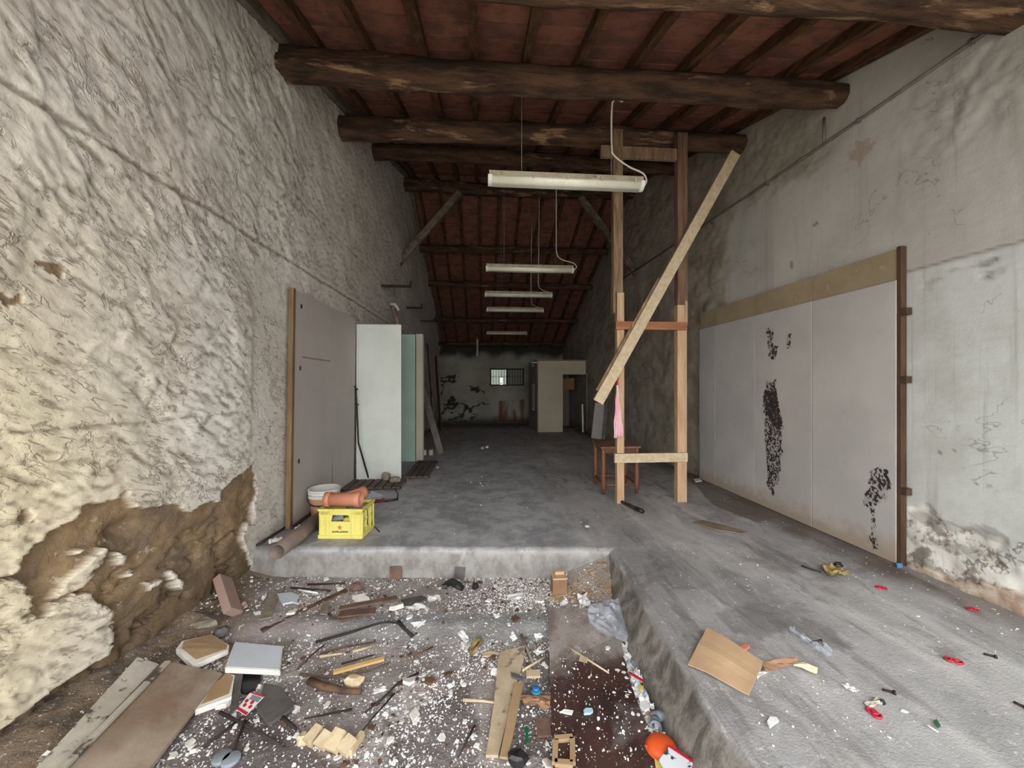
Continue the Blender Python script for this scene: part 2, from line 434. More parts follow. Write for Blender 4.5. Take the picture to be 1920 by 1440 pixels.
rust = inpoly(Yg + .16 * nz, Z + .16 * nz2, rp((1592, 285), (1605, 260), (1625, 255), (1632, 275), (1618, 300), (1605, 318), (1592, 310))).astype(float) * .45
damp = sstep(.45, .3, Z + .25 * nz) * (Yg > 4.9)
dark = np.maximum(dark, .5 * damp)
h = (rough * (.05 * (fbm(Yg * 4.5, Z * 4.5, 4, 170) - .5) + .03 * (fbm(Yg * 12, Z * 12, 3, 172) - .5)) + .012 * (fbm(Yg * .9, Z * .9, 3, 173) - .5)
     - .014 * peel + .02 * brick * (fbm(Yg * 9, Z * 14, 3, 174) - .3) - .012 * ledge - .006 * line
     + .035 * brick + .05 * peelP * (fbm(Yg * 7, Z * 7, 4, 175) - .5) + .004 * (fbm(Yg * 30, Z * 30, 2, 176) - .5))
sw = sstep(1560, 1700, 0 * Z + 1600)
lump = np.exp(-(((Yg - AX(1830, 130, XR).y) / .35) ** 2 + ((Z - 3.75) / .3) ** 2)); h = h + lump * .03 * (fbm(Yg * 10, Z * 10, 3, 177) - .5) * 2
wr = grid_mesh('wall_right', np.stack([XR - h, Yg, Z], -1), M_RIGHT, dict(dado=dado, rough=rough, peel=peel, brickish=brick, dark=dark, rust=rust, crust=peelP))
struct(wr); wr['label'] = 'grey painted plaster wall peeling at its foot'

# ------------------------------------------------------------------ back wall with a barred window opening
W0 = AY(920, 692, YB); W1 = AY(981, 722, YB)
xs = np.unique(np.concatenate([np.linspace(-2.1, 3.6, 130), [W0.x, W1.x]])); zs = np.unique(np.concatenate([np.linspace(-.1, 3.5, 90), [W0.z, W1.z]]))
Xg, Zg = np.meshgrid(xs, zs)
cx = (xs[:-1] + xs[1:]) / 2; cz = (zs[:-1] + zs[1:]) / 2
hole = ((cx > W0.x) & (cx < W1.x))[None, :] & ((cz > W1.z) & (cz < W0.z))[:, None]
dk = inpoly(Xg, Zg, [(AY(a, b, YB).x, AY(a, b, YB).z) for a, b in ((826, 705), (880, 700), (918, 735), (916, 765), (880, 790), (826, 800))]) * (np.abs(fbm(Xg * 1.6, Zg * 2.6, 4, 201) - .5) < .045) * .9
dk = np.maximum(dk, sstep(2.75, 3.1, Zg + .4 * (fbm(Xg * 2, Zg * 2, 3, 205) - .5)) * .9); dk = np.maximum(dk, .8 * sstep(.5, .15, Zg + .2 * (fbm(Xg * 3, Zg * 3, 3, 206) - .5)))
rs = inpoly(Xg, Zg, [(AY(a, b, YB).x, AY(a, b, YB).z) for a, b in ((935, 752), (985, 748), (985, 792), (935, 792))]) * sstep(.42, .7, fbm(Xg * 9, Zg * 1.2, 3, 203))
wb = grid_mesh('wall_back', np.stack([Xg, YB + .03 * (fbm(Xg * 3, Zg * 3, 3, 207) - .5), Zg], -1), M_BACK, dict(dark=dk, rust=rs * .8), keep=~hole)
struct(wb); wb['label'] = 'stained end wall with a small barred window'

# ------------------------------------------------------------------ floors
t = NT('worn_concrete'); v = t.coord(rand=False); vs = t.coord((2.2, .45, 1), rand=False)
c = t.mix(t.ramp(t.noise(v, 1.1, 7, .65), .35, .65), lin((178, 176, 174)), lin((144, 143, 143)))
c = t.mix(t.mul(t.ramp(t.noise(vs, 1.7, 7, .7, .5), .5, .66), .7), c, lin((206, 204, 200)))
c = t.mix(t.mul(t.ramp(t.noise(vs, 2.6, 7, .7, .3), .52, .66), .6), c, lin((104, 101, 98)))
c = t.mix(t.mul(t.ramp(t.noise(v, 26, 4, .7), .60, .68), .7), c, lin((206, 203, 198)))
c = t.mix(t.mul(t.ramp(t.noise(v, 2.4, 8, .72, .9), .52, .64), .55), c, lin((122, 116, 110)))
c = t.mix(t.mul(t.ramp(t.noise(v, 34, 5, .7), .62, .70), .6), c, lin((92, 88, 84)))
c = t.mix(t.attr('bluish'), c, t.mix(t.ramp(t.noise(v, 5, 7, .7), .4, .62), lin((186, 187, 190)), lin((142, 143, 146))))
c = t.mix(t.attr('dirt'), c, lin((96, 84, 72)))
c = t.mix(t.attr('damp'), c, lin((92, 89, 84)))
c = t.mix(t.attr('pale'), c, lin((190, 188, 184)))
vr = t.coord((1.6, 1.6, 1.1), rand=False)
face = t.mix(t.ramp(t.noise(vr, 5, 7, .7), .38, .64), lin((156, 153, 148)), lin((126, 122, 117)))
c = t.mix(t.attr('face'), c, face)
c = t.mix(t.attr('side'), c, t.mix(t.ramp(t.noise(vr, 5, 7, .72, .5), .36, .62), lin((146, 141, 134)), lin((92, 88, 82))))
t.bump(t.mul(t.noise(v, 30, 6, .7), t.noise(v, 90, 3, .6), 'ADD'), .45, .008)
M_CONC = t.fin(c, t.mul(t.mul(t.ramp(t.noise(v, 2.5, 5), .3, .7), -.25), .8, 'ADD'), .35)

ps = np.unique(np.concatenate([np.linspace(-2.5, .78, 110), np.linspace(.78, 1.16, 40), np.linspace(1.16, 3.7, 110)]))
qs = [-0.5, .3, .8]
y = 1.2
while y < 17.4: qs.append(y); y += .014 * y
qs = np.unique(np.concatenate([[q for q in qs if not 3.5 < q < 3.66], np.linspace(3.5, 3.66, 34)]))
Pg, Qg = np.meshgrid(ps, qs)
Xg = Pg + .06 * (Qg - 1.6) * sstep(-.5, .8, Pg); Yg = Qg - .085 * (Xg + 2.0)
ey = Qg - 3.57 + .02 * (fbm(Xg * 4, Xg * 0, 3, 301) - .5); ex = Pg - 1.01 + .03 * (fbm(Yg * 3, Yg * 0, 3, 302) - .5)
z1 = 1 - np.sqrt(np.clip(1 - np.clip((ey + .015) / .05, 0, 1) ** 2, 0, 1)); z1 = np.where(ey + .015 > 0, .86 + .14 * np.sqrt(np.clip(1 - (1 - np.clip((ey + .015) / .06, 0, 1)) ** 2, 0, 1)), np.clip((ey + .03) / .015, -.3, 1) * .86)
bt = .13
z2 = np.where(ex > -.01, .88 + .12 * np.sqrt(np.clip(1 - (1 - np.clip((ex + .01) / .1, 0, 1)) ** 2, 0, 1)), .88 * (1 + (ex + .01) / bt))
zz = np.maximum(np.clip(z1, -.3, 1), np.clip(z2, -.3, 1))
Zg = (.3 - .025 * np.maximum(Yg - 8, 0)) * zz
rough_f = sstep(.99, .9, zz)
Zg = Zg + .008 * (fbm(Xg * 1.7, Yg * 1.7, 4, 303) - .5) + .006 * (fbm(Xg * 12, Yg * 12, 3, 304) - .5)
Xg2 = Xg + rough_f * .03 * (fbm(Yg * 7, Zg * 7, 4, 305) - .5)
def fp(z, *pts): return [(G(u, v_, z).x, G(u, v_, z).y) for u, v_ in pts]
n4 = fbm(Xg * 4, Yg * 4, 4, 310) - .5; n5 = fbm(Xg * 4, Yg * 4, 4, 320) - .5
xw, yw = Xg + .12 * n4, Yg + .12 * n5
damp = inpoly(xw, yw, fp(.3, (1340, 1150), (1400, 1125), (1480, 1140), (1560, 1175), (1595, 1205), (1580, 1218), (1520, 1200), (1470, 1185), (1420, 1200), (1370, 1185))).astype(float) * .45
damp = np.maximum(damp, .3 * inpoly(xw, yw, fp(.3, (1210, 1060), (1300, 1040), (1390, 1080), (1300, 1105), (1220, 1100))))
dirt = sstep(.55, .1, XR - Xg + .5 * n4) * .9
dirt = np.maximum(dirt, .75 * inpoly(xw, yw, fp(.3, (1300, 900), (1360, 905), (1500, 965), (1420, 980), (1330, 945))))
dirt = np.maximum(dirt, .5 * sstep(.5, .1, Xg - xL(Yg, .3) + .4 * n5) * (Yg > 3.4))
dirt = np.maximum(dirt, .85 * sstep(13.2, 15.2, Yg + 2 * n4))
blu = sstep(1.3, .6, Xg + .5 * n5) * (Yg > 3.4) * .8
pale = sstep(.12, .04, np.abs(xw - (1.95 + .03 * Yg))) * .55 * sstep(.42, .6, fbm(Xg * 7, Yg * 2, 4, 330)) + .4 * sstep(.5, .62, fbm(Xg * 3, Yg * .8, 4, 331)) * sstep(1.2, 2.0, Xg) * sstep(6, 3.5, Yg)
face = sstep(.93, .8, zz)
kq = zz > -.2
keep = (kq[:-1, :-1] | kq[1:, :-1] | kq[:-1, 1:] | kq[1:, 1:])
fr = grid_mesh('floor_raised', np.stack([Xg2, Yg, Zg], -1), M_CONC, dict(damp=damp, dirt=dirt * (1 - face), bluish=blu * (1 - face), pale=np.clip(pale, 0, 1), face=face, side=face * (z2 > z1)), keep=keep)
struct(fr); fr['label'] = 'worn grey concrete platform and walkway around the sunken pit'

t = NT('rubble_strewn_pit_floor'); v = t.coord(rand=False)
c = t.mix(t.ramp(t.noise(v, 1.6, 7, .65), .35, .65), lin((176, 167, 164)), lin((128, 119, 117)))
c = t.mix(t.mul(t.ramp(t.noise(v, 3.2, 7, .7, .5), .5, .66), .7), c, lin((146, 138, 134)))
c = t.mix(t.attr('wet'), c, lin((66, 58, 56)))
c = t.mix(t.attr('band'), c, t.mix(t.ramp(t.noise(v, 4, 6, .7), .35, .65), lin((150, 149, 148)), lin((124, 122, 121))))
c = t.mix(t.attr('sand'), c, lin((146, 138, 128)))
c = t.mix(t.attr('earth'), c, t.mix(t.ramp(t.noise(v, 9, 5, .7), .4, .65), lin((128, 110, 90)), lin((86, 74, 60))))
c = t.mix(t.mul(t.ramp(t.noise(v, 38, 4, .7), .60, .66), .85), c, lin((205, 200, 196)))
t.bump(t.mul(t.noise(v, 25, 6, .7), t.noise(v, 80, 3, .6), 'ADD'), .8, .012)
M_PIT = t.fin(c, .8, .3)
xs = np.linspace(-2.7, 1.3, 230); ysq = np.concatenate([[-.5, .3, .9], np.linspace(1.3, 3.75, 170)])
Xg, Yg = np.meshgrid(xs, ysq)
lz = .05 * sstep(2.60 - .07 * Xg, 2.78 - .07 * Xg, Yg + .02 * (fbm(Xg * 6, Yg * 6, 3, 401) - .5)) + .10 * sstep(-1.75, -2.3, Xg)
lz = lz + np.where((Xg > .4) & (Yg > 2.5), np.clip(.22 * (1 - (1.12 - Xg) / .5 - (3.3 - Yg) / .6), 0, .2), 0)
lz = lz + .016 * (fbm(Xg * 5, Yg * 5, 4, 402) - .5) + .010 * (fbm(Xg * 22, Yg * 22, 3, 403) - .5) + .05 * sstep(-1.9, -2.3, Xg) * (fbm(Xg * 6, Yg * 6, 4, 404) - .4)
n4 = fbm(Xg * 4, Yg * 4, 4, 410) - .5; n5 = fbm(Xg * 4, Yg * 4, 4, 420) - .5
band = sstep(.17, .10, np.abs(Yg - (2.74 - .07 * Xg) + .12 * n4)) * sstep(-1.35, -1.0, Xg + .3 * n5)
wet = inpoly(Xg + .2 * n4, Yg + .2 * n5, fp(0, (330, 1330), (430, 1310), (560, 1370), (640, 1440), (620, 1560), (250, 1560))).astype(float) * .6
wet = np.maximum(wet, .6 * inpoly(Xg + .2 * n4, Yg + .2 * n5, fp(0, (985, 1215), (1040, 1215), (1045, 1440), (960, 1440))))
wet = np.maximum(wet, .55 * inpoly(Xg + .25 * n4, Yg + .25 * n5, fp(0, (700, 1340), (880, 1300), (900, 1440), (720, 1500))))
sand = sstep(.5, .9, Xg) * sstep(2.85, 3.05, Yg) * .8
fl = grid_mesh('floor', np.stack([Xg, Yg, lz], -1), M_PIT, dict(band=band, wet=wet, sand=sand, earth=sstep(-1.55, -1.95, Xg + .35 * n4 - .06 * (3.2 - Yg)) * .9))
struct(fl); fl['label'] = 'sunken pit floor strewn with rubble'

gm = mat('outside_paving', (190, 186, 176), (168, 164, 156), 2, .9, rand=False)
g = MB().slab([V(-14, -16, -.02), V(14, -16, -.02), V(14, -.4, -.02), V(-14, -.4, -.02)], .2).build('ground', gm); struct(g)

# ------------------------------------------------------------------ roof: deck, beams, rafters, clay tiles
M_LOG = mat('old_log', (104, 78, 58), (56, 42, 33), 5, .8, .8, 18, (.5, 2.4, 2.4), .25, dirt=(164, 130, 98), dscale=3, dlo=.57, dhi=.68, bdist=.04)
M_RAFT = mat('old_rafter', (104, 74, 50), (66, 46, 33), 6, .85, .5, 30, (3, .5, 3), .2)
M_PALER = mat('weathered_edge_board', (128, 116, 102), (98, 88, 76), 5, .85, .4, 30, (3, .5, 3), .2)
t = NT('terracotta_tile'); v = t.coord(rand=True)
oi = t.n.new('ShaderNodeObjectInfo')
c = t.mix(oi.outputs['Random'], lin((158, 104, 86)), lin((138, 92, 77)))
c = t.mix(t.ramp(t.noise(v, 5, 6, .65), .38, .68), c, lin((108, 78, 67)))
c = t.mix(t.mul(t.ramp(t.noise(v, 9, 5, .7), .6, .7), .5), c, lin((160, 126, 112)))
t.bump(t.noise(v, 40, 4, .6), .3, .005)
M_TILE = t.fin(c, .85, .2)
M_DECK = mat('roof_mortar', (70, 58, 50), (52, 44, 38), 4, .95, rand=False)
dk = MB()
for (ya, yb_) in ((-.7, 8.4), (8.4, 16.3)):
    za, zb = float(bline(ya)) if ya < 8.4 else 6.056, float(bline(yb_ - 1e-6))
    dk.slab([V(-2.5, ya, za + .42), V(3.8, ya, za + .42), V(3.8, yb_, zb + .42), V(-2.5, yb_, zb + .42)], .17)
ceil = dk.build('ceiling', M_DECK); struct(ceil); ceil['label'] = 'pitched roof of old log beams, rafters and clay tiles'
# beams
BEAMS = [(2.2, 4.14, .13), (3.42, 4.49, .118), (4.76, 4.86, .12), (6.15, 5.36, .11), (8.4, 6.02, .12), (10.2, 5.32, .09), (11.67, 4.76, .085), (13.6, 4.02, .085), (15.35, 3.36, .085)]
for i, (by, bz, br) in enumerate(BEAMS):
    x0 = float(xL(by, bz)) - .12; x1 = XR + .1; n = 46 if i < 4 else 18; m = 18; P = []
    b = MB(); pts = []; k0 = i * 13.7
    for j in range(n + 1):
        f = j / n; x = x0 + (x1 - x0) * f
        cy = by + .03 * math.sin(f * 5 + k0); cz = bz + .02 * math.sin(f * 4 + k0 * 2) - .012 * math.sin(f * math.pi)
        for k in range(m):
            a = 2 * math.pi * k / m
            w = float(fbm(np.array([f * 9 + k0]), np.array([math.sin(a) * 1.4 + math.cos(a) * 2.1 + 5]), 4, 500)[0]) - .5
            g_ = float(fbm(np.array([f * 3 + k0]), np.array([a * 1.5]), 2, 510)[0])
            r = br * (1.0 + .55 * w - .10 * (1 if g_ > .58 else 0)) * (1.08 - .14 * f)
            b.v.append(V(x, cy + r * math.cos(a), cz + r * math.sin(a)))
    for j in range(n):
        for k in range(m):
            k2 = (k + 1) % m; b.f.append((j * m + k, (j + 1) * m + k, (j + 1) * m + k2, j * m + k2))
    b.f.append(tuple(range(m))); b.f.append(tuple(n * m + k for k in range(m))[::-1])
    o = b.build('beam', M_LOG, ceil, smooth=True)
    if i == 4: o['label'] = 'ridge log'
RX = [-1.9 + .47 * k for k in range(0)] + [-1.41, -.98, -.52, -.06, .40, .88, 1.38, 1.87, 2.41, 2.88, 3.31]
RX = [-1.76] + RX
for i, x in enumerate(RX):
    for (ya, yb_) in ((-.6, 8.36), (8.44, 16.1)):
        jx = rnd.uniform(-.03, .03); w = rnd.uniform(.06, .085)
        za = float(bline(ya)) + .165; zb = float(bline(yb_)) + .165
        xa = x + .0 + jx; xb = x - jx + (rnd.uniform(-.06, .02) if 0 < i < 11 else 0)
        if i == 0: xa, xb = float(xL(ya, za)) + .07, float(xL(yb_, zb)) + .07
        MB().bar((xa, ya, za), (xb, yb_, zb), w if i else .11, .095).build('rafter', M_PALER if i == 0 else M_RAFT, ceil)
# thin flashing boards where the roof meets the left wall
# braces under the ridge log
M_BRACE = mat('old_brace', (138, 126, 110), (88, 76, 62), 5, .85, .3, 30, (1, 1, 1), .2)
MB().bar(AY(744, 497, 8.15) , AY(862, 362, 8.3), .13, .1, (0, 1, 0)).build('brace', M_BRACE, ceil)
MB().bar(AY(1203, 527, 8.4), AY(1088, 370, 8.4), .13, .1, (0, 1, 0)).build('brace', M_BRACE, ceil)
# tiles: 300 nearest as single parts, the rest joined
tb = MB().box(ORG[ceil.name], (.462, .222, .03)).build('tile', M_TILE, ceil)
me0 = tb.data; base = ORG[ceil.name]; sl = math.atan(.309); first = True
cols = [(a + b_) / 2 for a, b_ in zip(RX[:-1], RX[1:])]
rest = MB(); step = .232; count = 0
for side, (s0, slope, L) in enumerate(((2.15, .309, 6.25), (8.4, -.385, 7.7), (-.7, .309, 2.85))):
    ang = math.atan(slope); nrow = int(L / math.cos(ang) / step)
    for r in range(nrow):
        yy = s0 + (r + .5) * step * math.cos(ang); zt = float(bline(yy)) + .228
        for ci in range(len(cols)):
            wdt = RX[ci + 1] - RX[ci]
            loc = V(cols[ci], yy + rnd.uniform(-.004, .004), zt + rnd.uniform(-.004, .004))
            R = Matrix.Rotation(ang + rnd.uniform(-.012, .012), 3, 'X') @ Matrix.Rotation(rnd.uniform(-.01, .01), 3, 'Y')
            if side == 0 and count < 297:
                o = tb if first else tb.copy()
                if not first: COL.objects.link(o)
                first = False; o.parent = ceil
                o.location = loc - base; o.rotation_euler = R.to_euler(); o.scale = ((wdt - .008) / .462, 1, 1); count += 1
            else:
                rest.box(loc, (wdt - .008, .222, .03), R)
ro = rest.build('far_tiles', M_TILE, ceil); ro['kind'] = 'stuff'
# ------------------------------------------------------------------ materials for the things
M_PAINTW = mat('white_painted_board', (216, 220, 212), (206, 210, 200), 2, .55, .1, 60, dirt=(170, 168, 158), dscale=1.2, dlo=.6, dhi=.8)
M_GREEN = mat('pale_green_board', (162, 188, 172), (152, 176, 160), 2, .5)
M_CREAM = mat('cream_board', (188, 184, 166), (176, 170, 150), 2, .6)
M_BOARD = mat('grey_wall_board', (186, 178, 170), (174, 167, 160), 1.5, .65, .08, 60, dirt=(140, 130, 120), dscale=1.1, dlo=.58, dhi=.8)
M_BATTEN = mat('brown_batten', (132, 110, 78), (112, 90, 62), 6, .8, .3, 30, (3, 3, .5))
M_DARKW = mat('dark_wood', (90, 68, 52), (68, 50, 38), 6, .8, .3, 30, (3, 3, .5))
M_OLDW = mat('weathered_timber', (148, 122, 94), (108, 86, 66), 8, .8, .35, 40, (3, 3, .3), dirt=(190, 160, 124), dscale=4, dlo=.6, dhi=.72)
M_FRESH = mat('fresh_orange_timber', (196, 166, 132), (176, 142, 106), 8, .65, .2, 40, (3, 3, .35))
M_PALE = mat('pale_sawn_wood', (204, 188, 158), (184, 164, 130), 8, .75, .2, 40, (2, 2, 2))
M_REDW = mat('red_brown_varnish', (134, 84, 62), (108, 66, 48), 6, .45, .1, 40, (3, 3, .5), .5)
M_ORBAR = mat('orange_stained_wood', (166, 112, 76), (142, 92, 62), 6, .65, .2, 40, (.4, 3, 3))
M_STOOLTOP = mat('worn_stool_top', (142, 112, 98), (120, 92, 80), 5, .7)
M_YEL = mat('yellow_plastic', (230, 220, 122), (220, 208, 112), 3, .45, .05, 30, spec=.5, dirt=(190, 170, 60), dscale=6, dlo=.62, dhi=.8)
M_ORG = mat('orange_pvc', (204, 138, 110), (186, 120, 94), 3, .5, .05, 30, spec=.5)
M_GREYPVC = mat('grey_brown_pvc', (128, 108, 98), (108, 96, 90), 4, .5, .1, 20, spec=.5, dirt=(140, 130, 122), dscale=5)
M_GPVC = mat('grey_pvc', (134, 142, 150), (116, 124, 132), 4, .45, spec=.5)
M_WPL = mat('white_plastic', (226, 224, 216), (210, 206, 196), 4, .4, spec=.5)
M_BUCKET = mat('stained_bucket', (208, 140, 92), (196, 158, 128), 5, .5, spec=.5)
M_BLK = mat('black_plastic', (34, 34, 36), (24, 24, 26), 4, .45, spec=.5)
M_IRON = mat('rusty_iron', (74, 62, 54), (48, 40, 36), 20, .7, .3, 60, metal=.3)
M_STEEL = mat('grey_conduit', (120, 116, 110), (98, 94, 88), 10, .55, spec=.4)
M_CABLE = mat('white_cable', (196, 186, 174), None, rough=.5)
M_HOUS = mat('lamp_housing', (188, 178, 156), (160, 148, 126), 9, .55, dirt=(110, 98, 80), dscale=7, dlo=.6, dhi=.72)
M_LENS = mat('lamp_cover', (228, 226, 208), (212, 208, 188), 3, .22, spec=.6)
M_CARD = mat('cardboard', (194, 164, 130), (180, 148, 114), 4, .85, .1, 50)
M_CARDD = mat('brown_cardboard', (150, 116, 90), (128, 98, 76), 4, .85, .1, 50)
M_PAPER = mat('paper_scrap', (232, 232, 228), (214, 214, 212), 4, .8)
M_GYPS = mat('gypsum', (226, 222, 214), (204, 198, 188), 8, .9, .4, 50)
M_KRAFT = mat('plasterboard_back_paper', (168, 142, 108), (152, 126, 94), 4, .85, .1, 50)
M_GREYF = mat('grey_board_face', (198, 204, 212), (188, 194, 202), 3, .7)
M_SLATE = mat('slate_tile', (96, 92, 90), (76, 72, 70), 7, .7, .3, 30)
M_STICK = mat('dead_stick', (110, 84, 66), (76, 58, 48), 12, .85, .4, 50)
M_DSTICK = mat('dark_branch', (62, 52, 48), (46, 40, 38), 12, .85, .4, 50)
M_BARK = mat('bark_board', (116, 92, 80), (90, 72, 63), 8, .85, .4, 30)
M_PLANKG = mat('grey_stained_plank', (164, 150, 134), (136, 120, 104), 3, .75, .2, 30, dirt=(128, 106, 88), dscale=2.2, dlo=.5, dhi=.68)
M_PLANKP = mat('paint_spotted_plank', (190, 184, 172), (168, 160, 148), 5, .75, .2, 30, dirt=(84, 76, 68), dscale=9, dlo=.54, dhi=.62)
M_CONLUMP = mat('concrete_lump', (150, 140, 124), (120, 110, 98), 10, .9, .6, 40)
M_BRICK = mat('clay_brick', (162, 128, 114), (146, 132, 122), 6, .9, .4, 40)
M_RED = mat('red_plastic', (196, 40, 62), (176, 34, 54), 4, .4, spec=.5)
M_ORANGE = mat('orange_rubber', (226, 92, 40), (208, 80, 34), 4, .5, spec=.5)
M_BLUE = mat('blue_plastic', (30, 80, 190), (40, 110, 170), 4, .35, spec=.6)
M_LBLUE = mat('pale_blue_soap', (176, 214, 224), (160, 200, 212), 4, .5)
M_GRN = mat('green_glass', (30, 110, 70), (24, 90, 56), 4, .3, spec=.6)
M_LEAF = mat('dry_leaf', (168, 146, 96), (130, 112, 74), 8, .8, .2, 40)
M_PINK = mat('pink_patterned_cloth', (232, 176, 182), (226, 196, 198), 6, .9, .2, 120, dirt=(206, 60, 84), dscale=9, dlo=.60, dhi=.66)
M_DRED = mat('dark_red_plastic', (120, 38, 52), (104, 32, 44), 4, .5)
t = NT('clear_plastic_film'); t.b.inputs['Transmission Weight'].default_value = .0
v = t.coord(); t.bump(t.noise(v, 25, 4, .6), .6, .02); t.b.inputs['Alpha'].default_value = .3
M_FILM = t.fin(lin((206, 212, 222)), .18, .8)
t = NT('brown_wet_board'); v = t.coord(rand=False)
sp = t.n.new('ShaderNodeSeparateXYZ'); t.link(t.coord(rand=False), sp.inputs[0])
fac = t.ramp(t.mul(sp.outputs[1], t.mul(t.noise(v, 3, 6, .6), 1.1), 'ADD'), .62, .84)
c = t.mix(t.ramp(t.noise(v, 3, 6, .65), .35, .65), lin((74, 50, 44)), lin((52, 36, 33)))
c = t.mix(fac, c, t.mix(t.ramp(t.noise(v, 5, 6, .65), .4, .62), lin((152, 144, 138)), lin((118, 106, 100))))
c = t.mix(t.ramp(t.noise(v, 55, 3, .7), .64, .69), c, lin((200, 192, 184)))
c = t.mix(t.mul(t.ramp(t.noise(v, 2.6, 7, .7, .6), .52, .66), .45), c, lin((132, 122, 118)))
M_WETB = t.fin(c, .55, .4)
t = NT('printed_leaflet'); v = t.coord(rand=False)
c = t.mix(t.ramp(t.noise(v, 28, 2, .5), .56, .6), lin((236, 232, 228)), lin((176, 46, 40)))
M_PRINT = t.fin(c, .5, .4)
t = NT('printed_booklet'); v = t.coord(rand=False)
c = t.mix(t.ramp(t.noise(v, 30, 3, .5), .58, .62), lin((226, 232, 236)), lin((70, 70, 90)))
M_PRINT2 = t.fin(c, .45, .4)

# ------------------------------------------------------------------ floor placement helpers
def pit(u, v, h=0.0):
    z = 0.03
    for _ in range(5):
        p = G(u, v, z + h); z = pit_z(p.x, p.y)
    return V(p.x, p.y, z + h)
def pl(u, v, h=0.0):
    z = 0.3
    for _ in range(5):
        p = G(u, v, z + h); z = raised_z(p.x, p.y)
    return V(p.x, p.y, z + h)
def flat(name, label, cat, pix, zone, th, m, lift=0.006, group=None, bevel=0.0):
    lf = lift if isinstance(lift, (list, tuple)) else [lift] * len(pix)
    pts = [zone(u, v_, th + l) for (u, v_), l in zip(pix, lf)]
    if name is None: return pts
    o = MB().slab(pts, th).build(name, m, bevel=bevel)
    return tag(o, label, cat, group)
def stick(name, label, cat, pix, zone, r, m, n=7, group=None, lift=0.004, wob=.15, ends=None):
    pts = [zone(u, v_, r + lift) for u, v_ in pix]
    rs = [r * (1 - .35 * i / max(1, len(pts) - 1)) for i in range(len(pts))]
    if ends:
        for i, e in ends.items(): pts[i].z += e
    return tag(MB().tube(pts, rs, n, wob=wob).build(name, m, smooth=True), label, cat, group)
def lath(name, label, cat, a, b, zone, w, th, m, group=None, lift=.005, lift2=None):
    p = zone(a[0], a[1], th / 2 + lift); q = zone(b[0], b[1], th / 2 + (lift if lift2 is None else lift2))
    return tag(MB().bar(p, q, w, th).build(name, m), label, cat, group)
def sheet_mb(c4, nu, nv, amp, seed, freq=4.0, mb=None):
    b = mb or MB(); o = len(b.v)
    A, B, C_, D = c4
    for j in range(nv + 1):
        for i in range(nu + 1):
            s_, t_ = i / nu, j / nv
            p = (A * (1 - s_) + B * s_) * (1 - t_) + (D * (1 - s_) + C_ * s_) * t_
            w = float(fbm(np.array([s_ * freq + seed]), np.array([t_ * freq + seed * 1.7]), 3, seed)[0])
            w2 = float(fbm(np.array([s_ * freq + 9 + seed]), np.array([t_ * freq]), 3, seed + 3)[0]) - .5
            e = (p - A).length * 0
            b.v.append(V(p.x + w2 * amp * .8, p.y + w2 * amp * .6, p.z + abs(w - .35) * amp * 2))
    for j in range(nv):
        for i in range(nu):
            k = o + j * (nu + 1) + i; b.f.append((k, k + 1, k + nu + 2, k + nu + 1))
    return b
def crumple(name, label, cat, pix, zone, amp, m, seed, group=None, n=7, h=.004):
    c4 = [zone(u, v_, h) for u, v_ in pix]
    o = sheet_mb(c4, n, n, amp, seed).build(name, m)
    sd = o.modifiers.new('thickness', 'SOLIDIFY'); sd.thickness = .0015; sd.offset = 1
    return tag(o, label, cat, group)
def chunk(name, label, cat, p, size, m, seed, group=None, rz=0.0):
    rr = random.Random(seed); b = MB(); n = 7
    for lv, (k, zf) in enumerate(((.85, 0), (1.0, .35), (.9, .8), (.55, 1.0))):
        for i in range(n):
            a = 2 * math.pi * i / n + rz; q = k * rr.uniform(.75, 1.15)
            b.v.append(V(p[0] + math.cos(a) * size[0] / 2 * q, p[1] + math.sin(a) * size[1] / 2 * q, p[2] + size[2] * zf * rr.uniform(.9, 1.1)))
    for l in range(3):
        for i in range(n):
            i2 = (i + 1) % n; b.f.append((l * n + i, l * n + i2, (l + 1) * n + i2, (l + 1) * n + i))
    b.f.append(tuple(range(n))[::-1]); b.f.append(tuple(3 * n + i for i in range(n)))
    return tag(b.build(name, m), label, cat, group)

# ------------------------------------------------------------------ boarded opening on the right wall
xp = XR - .05
sy = [AX(u, 720, xp).y for u in (1684, 1525, 1418, 1343, 1313)]
t = NT('mouldy_plasterboard'); v = t.coord(rand=True)
c = t.mix(t.ramp(t.noise(v, 1.3, 6, .6), .35, .65), lin((192, 188, 182)), lin((180, 176, 172)))
c = t.mix(t.mul(t.ramp(t.noise(v, 5, 6, .7), .58, .75), .3), c, lin((150, 146, 140)))
c = t.mix(t.attr('halo'), c, lin((150, 136, 130)))
c = t.mix(t.attr('foot'), c, lin((168, 150, 130)))
c = t.mix(t.attr('mould'), c, lin((30, 24, 24)))
M_MOULD = t.fin(c, .7, .3)
M_STRIP = mat('bare_board_strip', (166, 150, 122), (150, 134, 106), 3, .85, .15, 30, dirt=(184, 168, 138), dscale=6, dlo=.6, dhi=.7)
hoard = thing('boarded_opening', 'large grey plasterboard boarding with black mould streaks on the right wall', 'boarding', (XR, (sy[0] + sy[4]) / 2, .3))
def mp(*pts): return [(p.y, p.z) for p in (AX(u, v_, xp) for u, v_ in pts)]
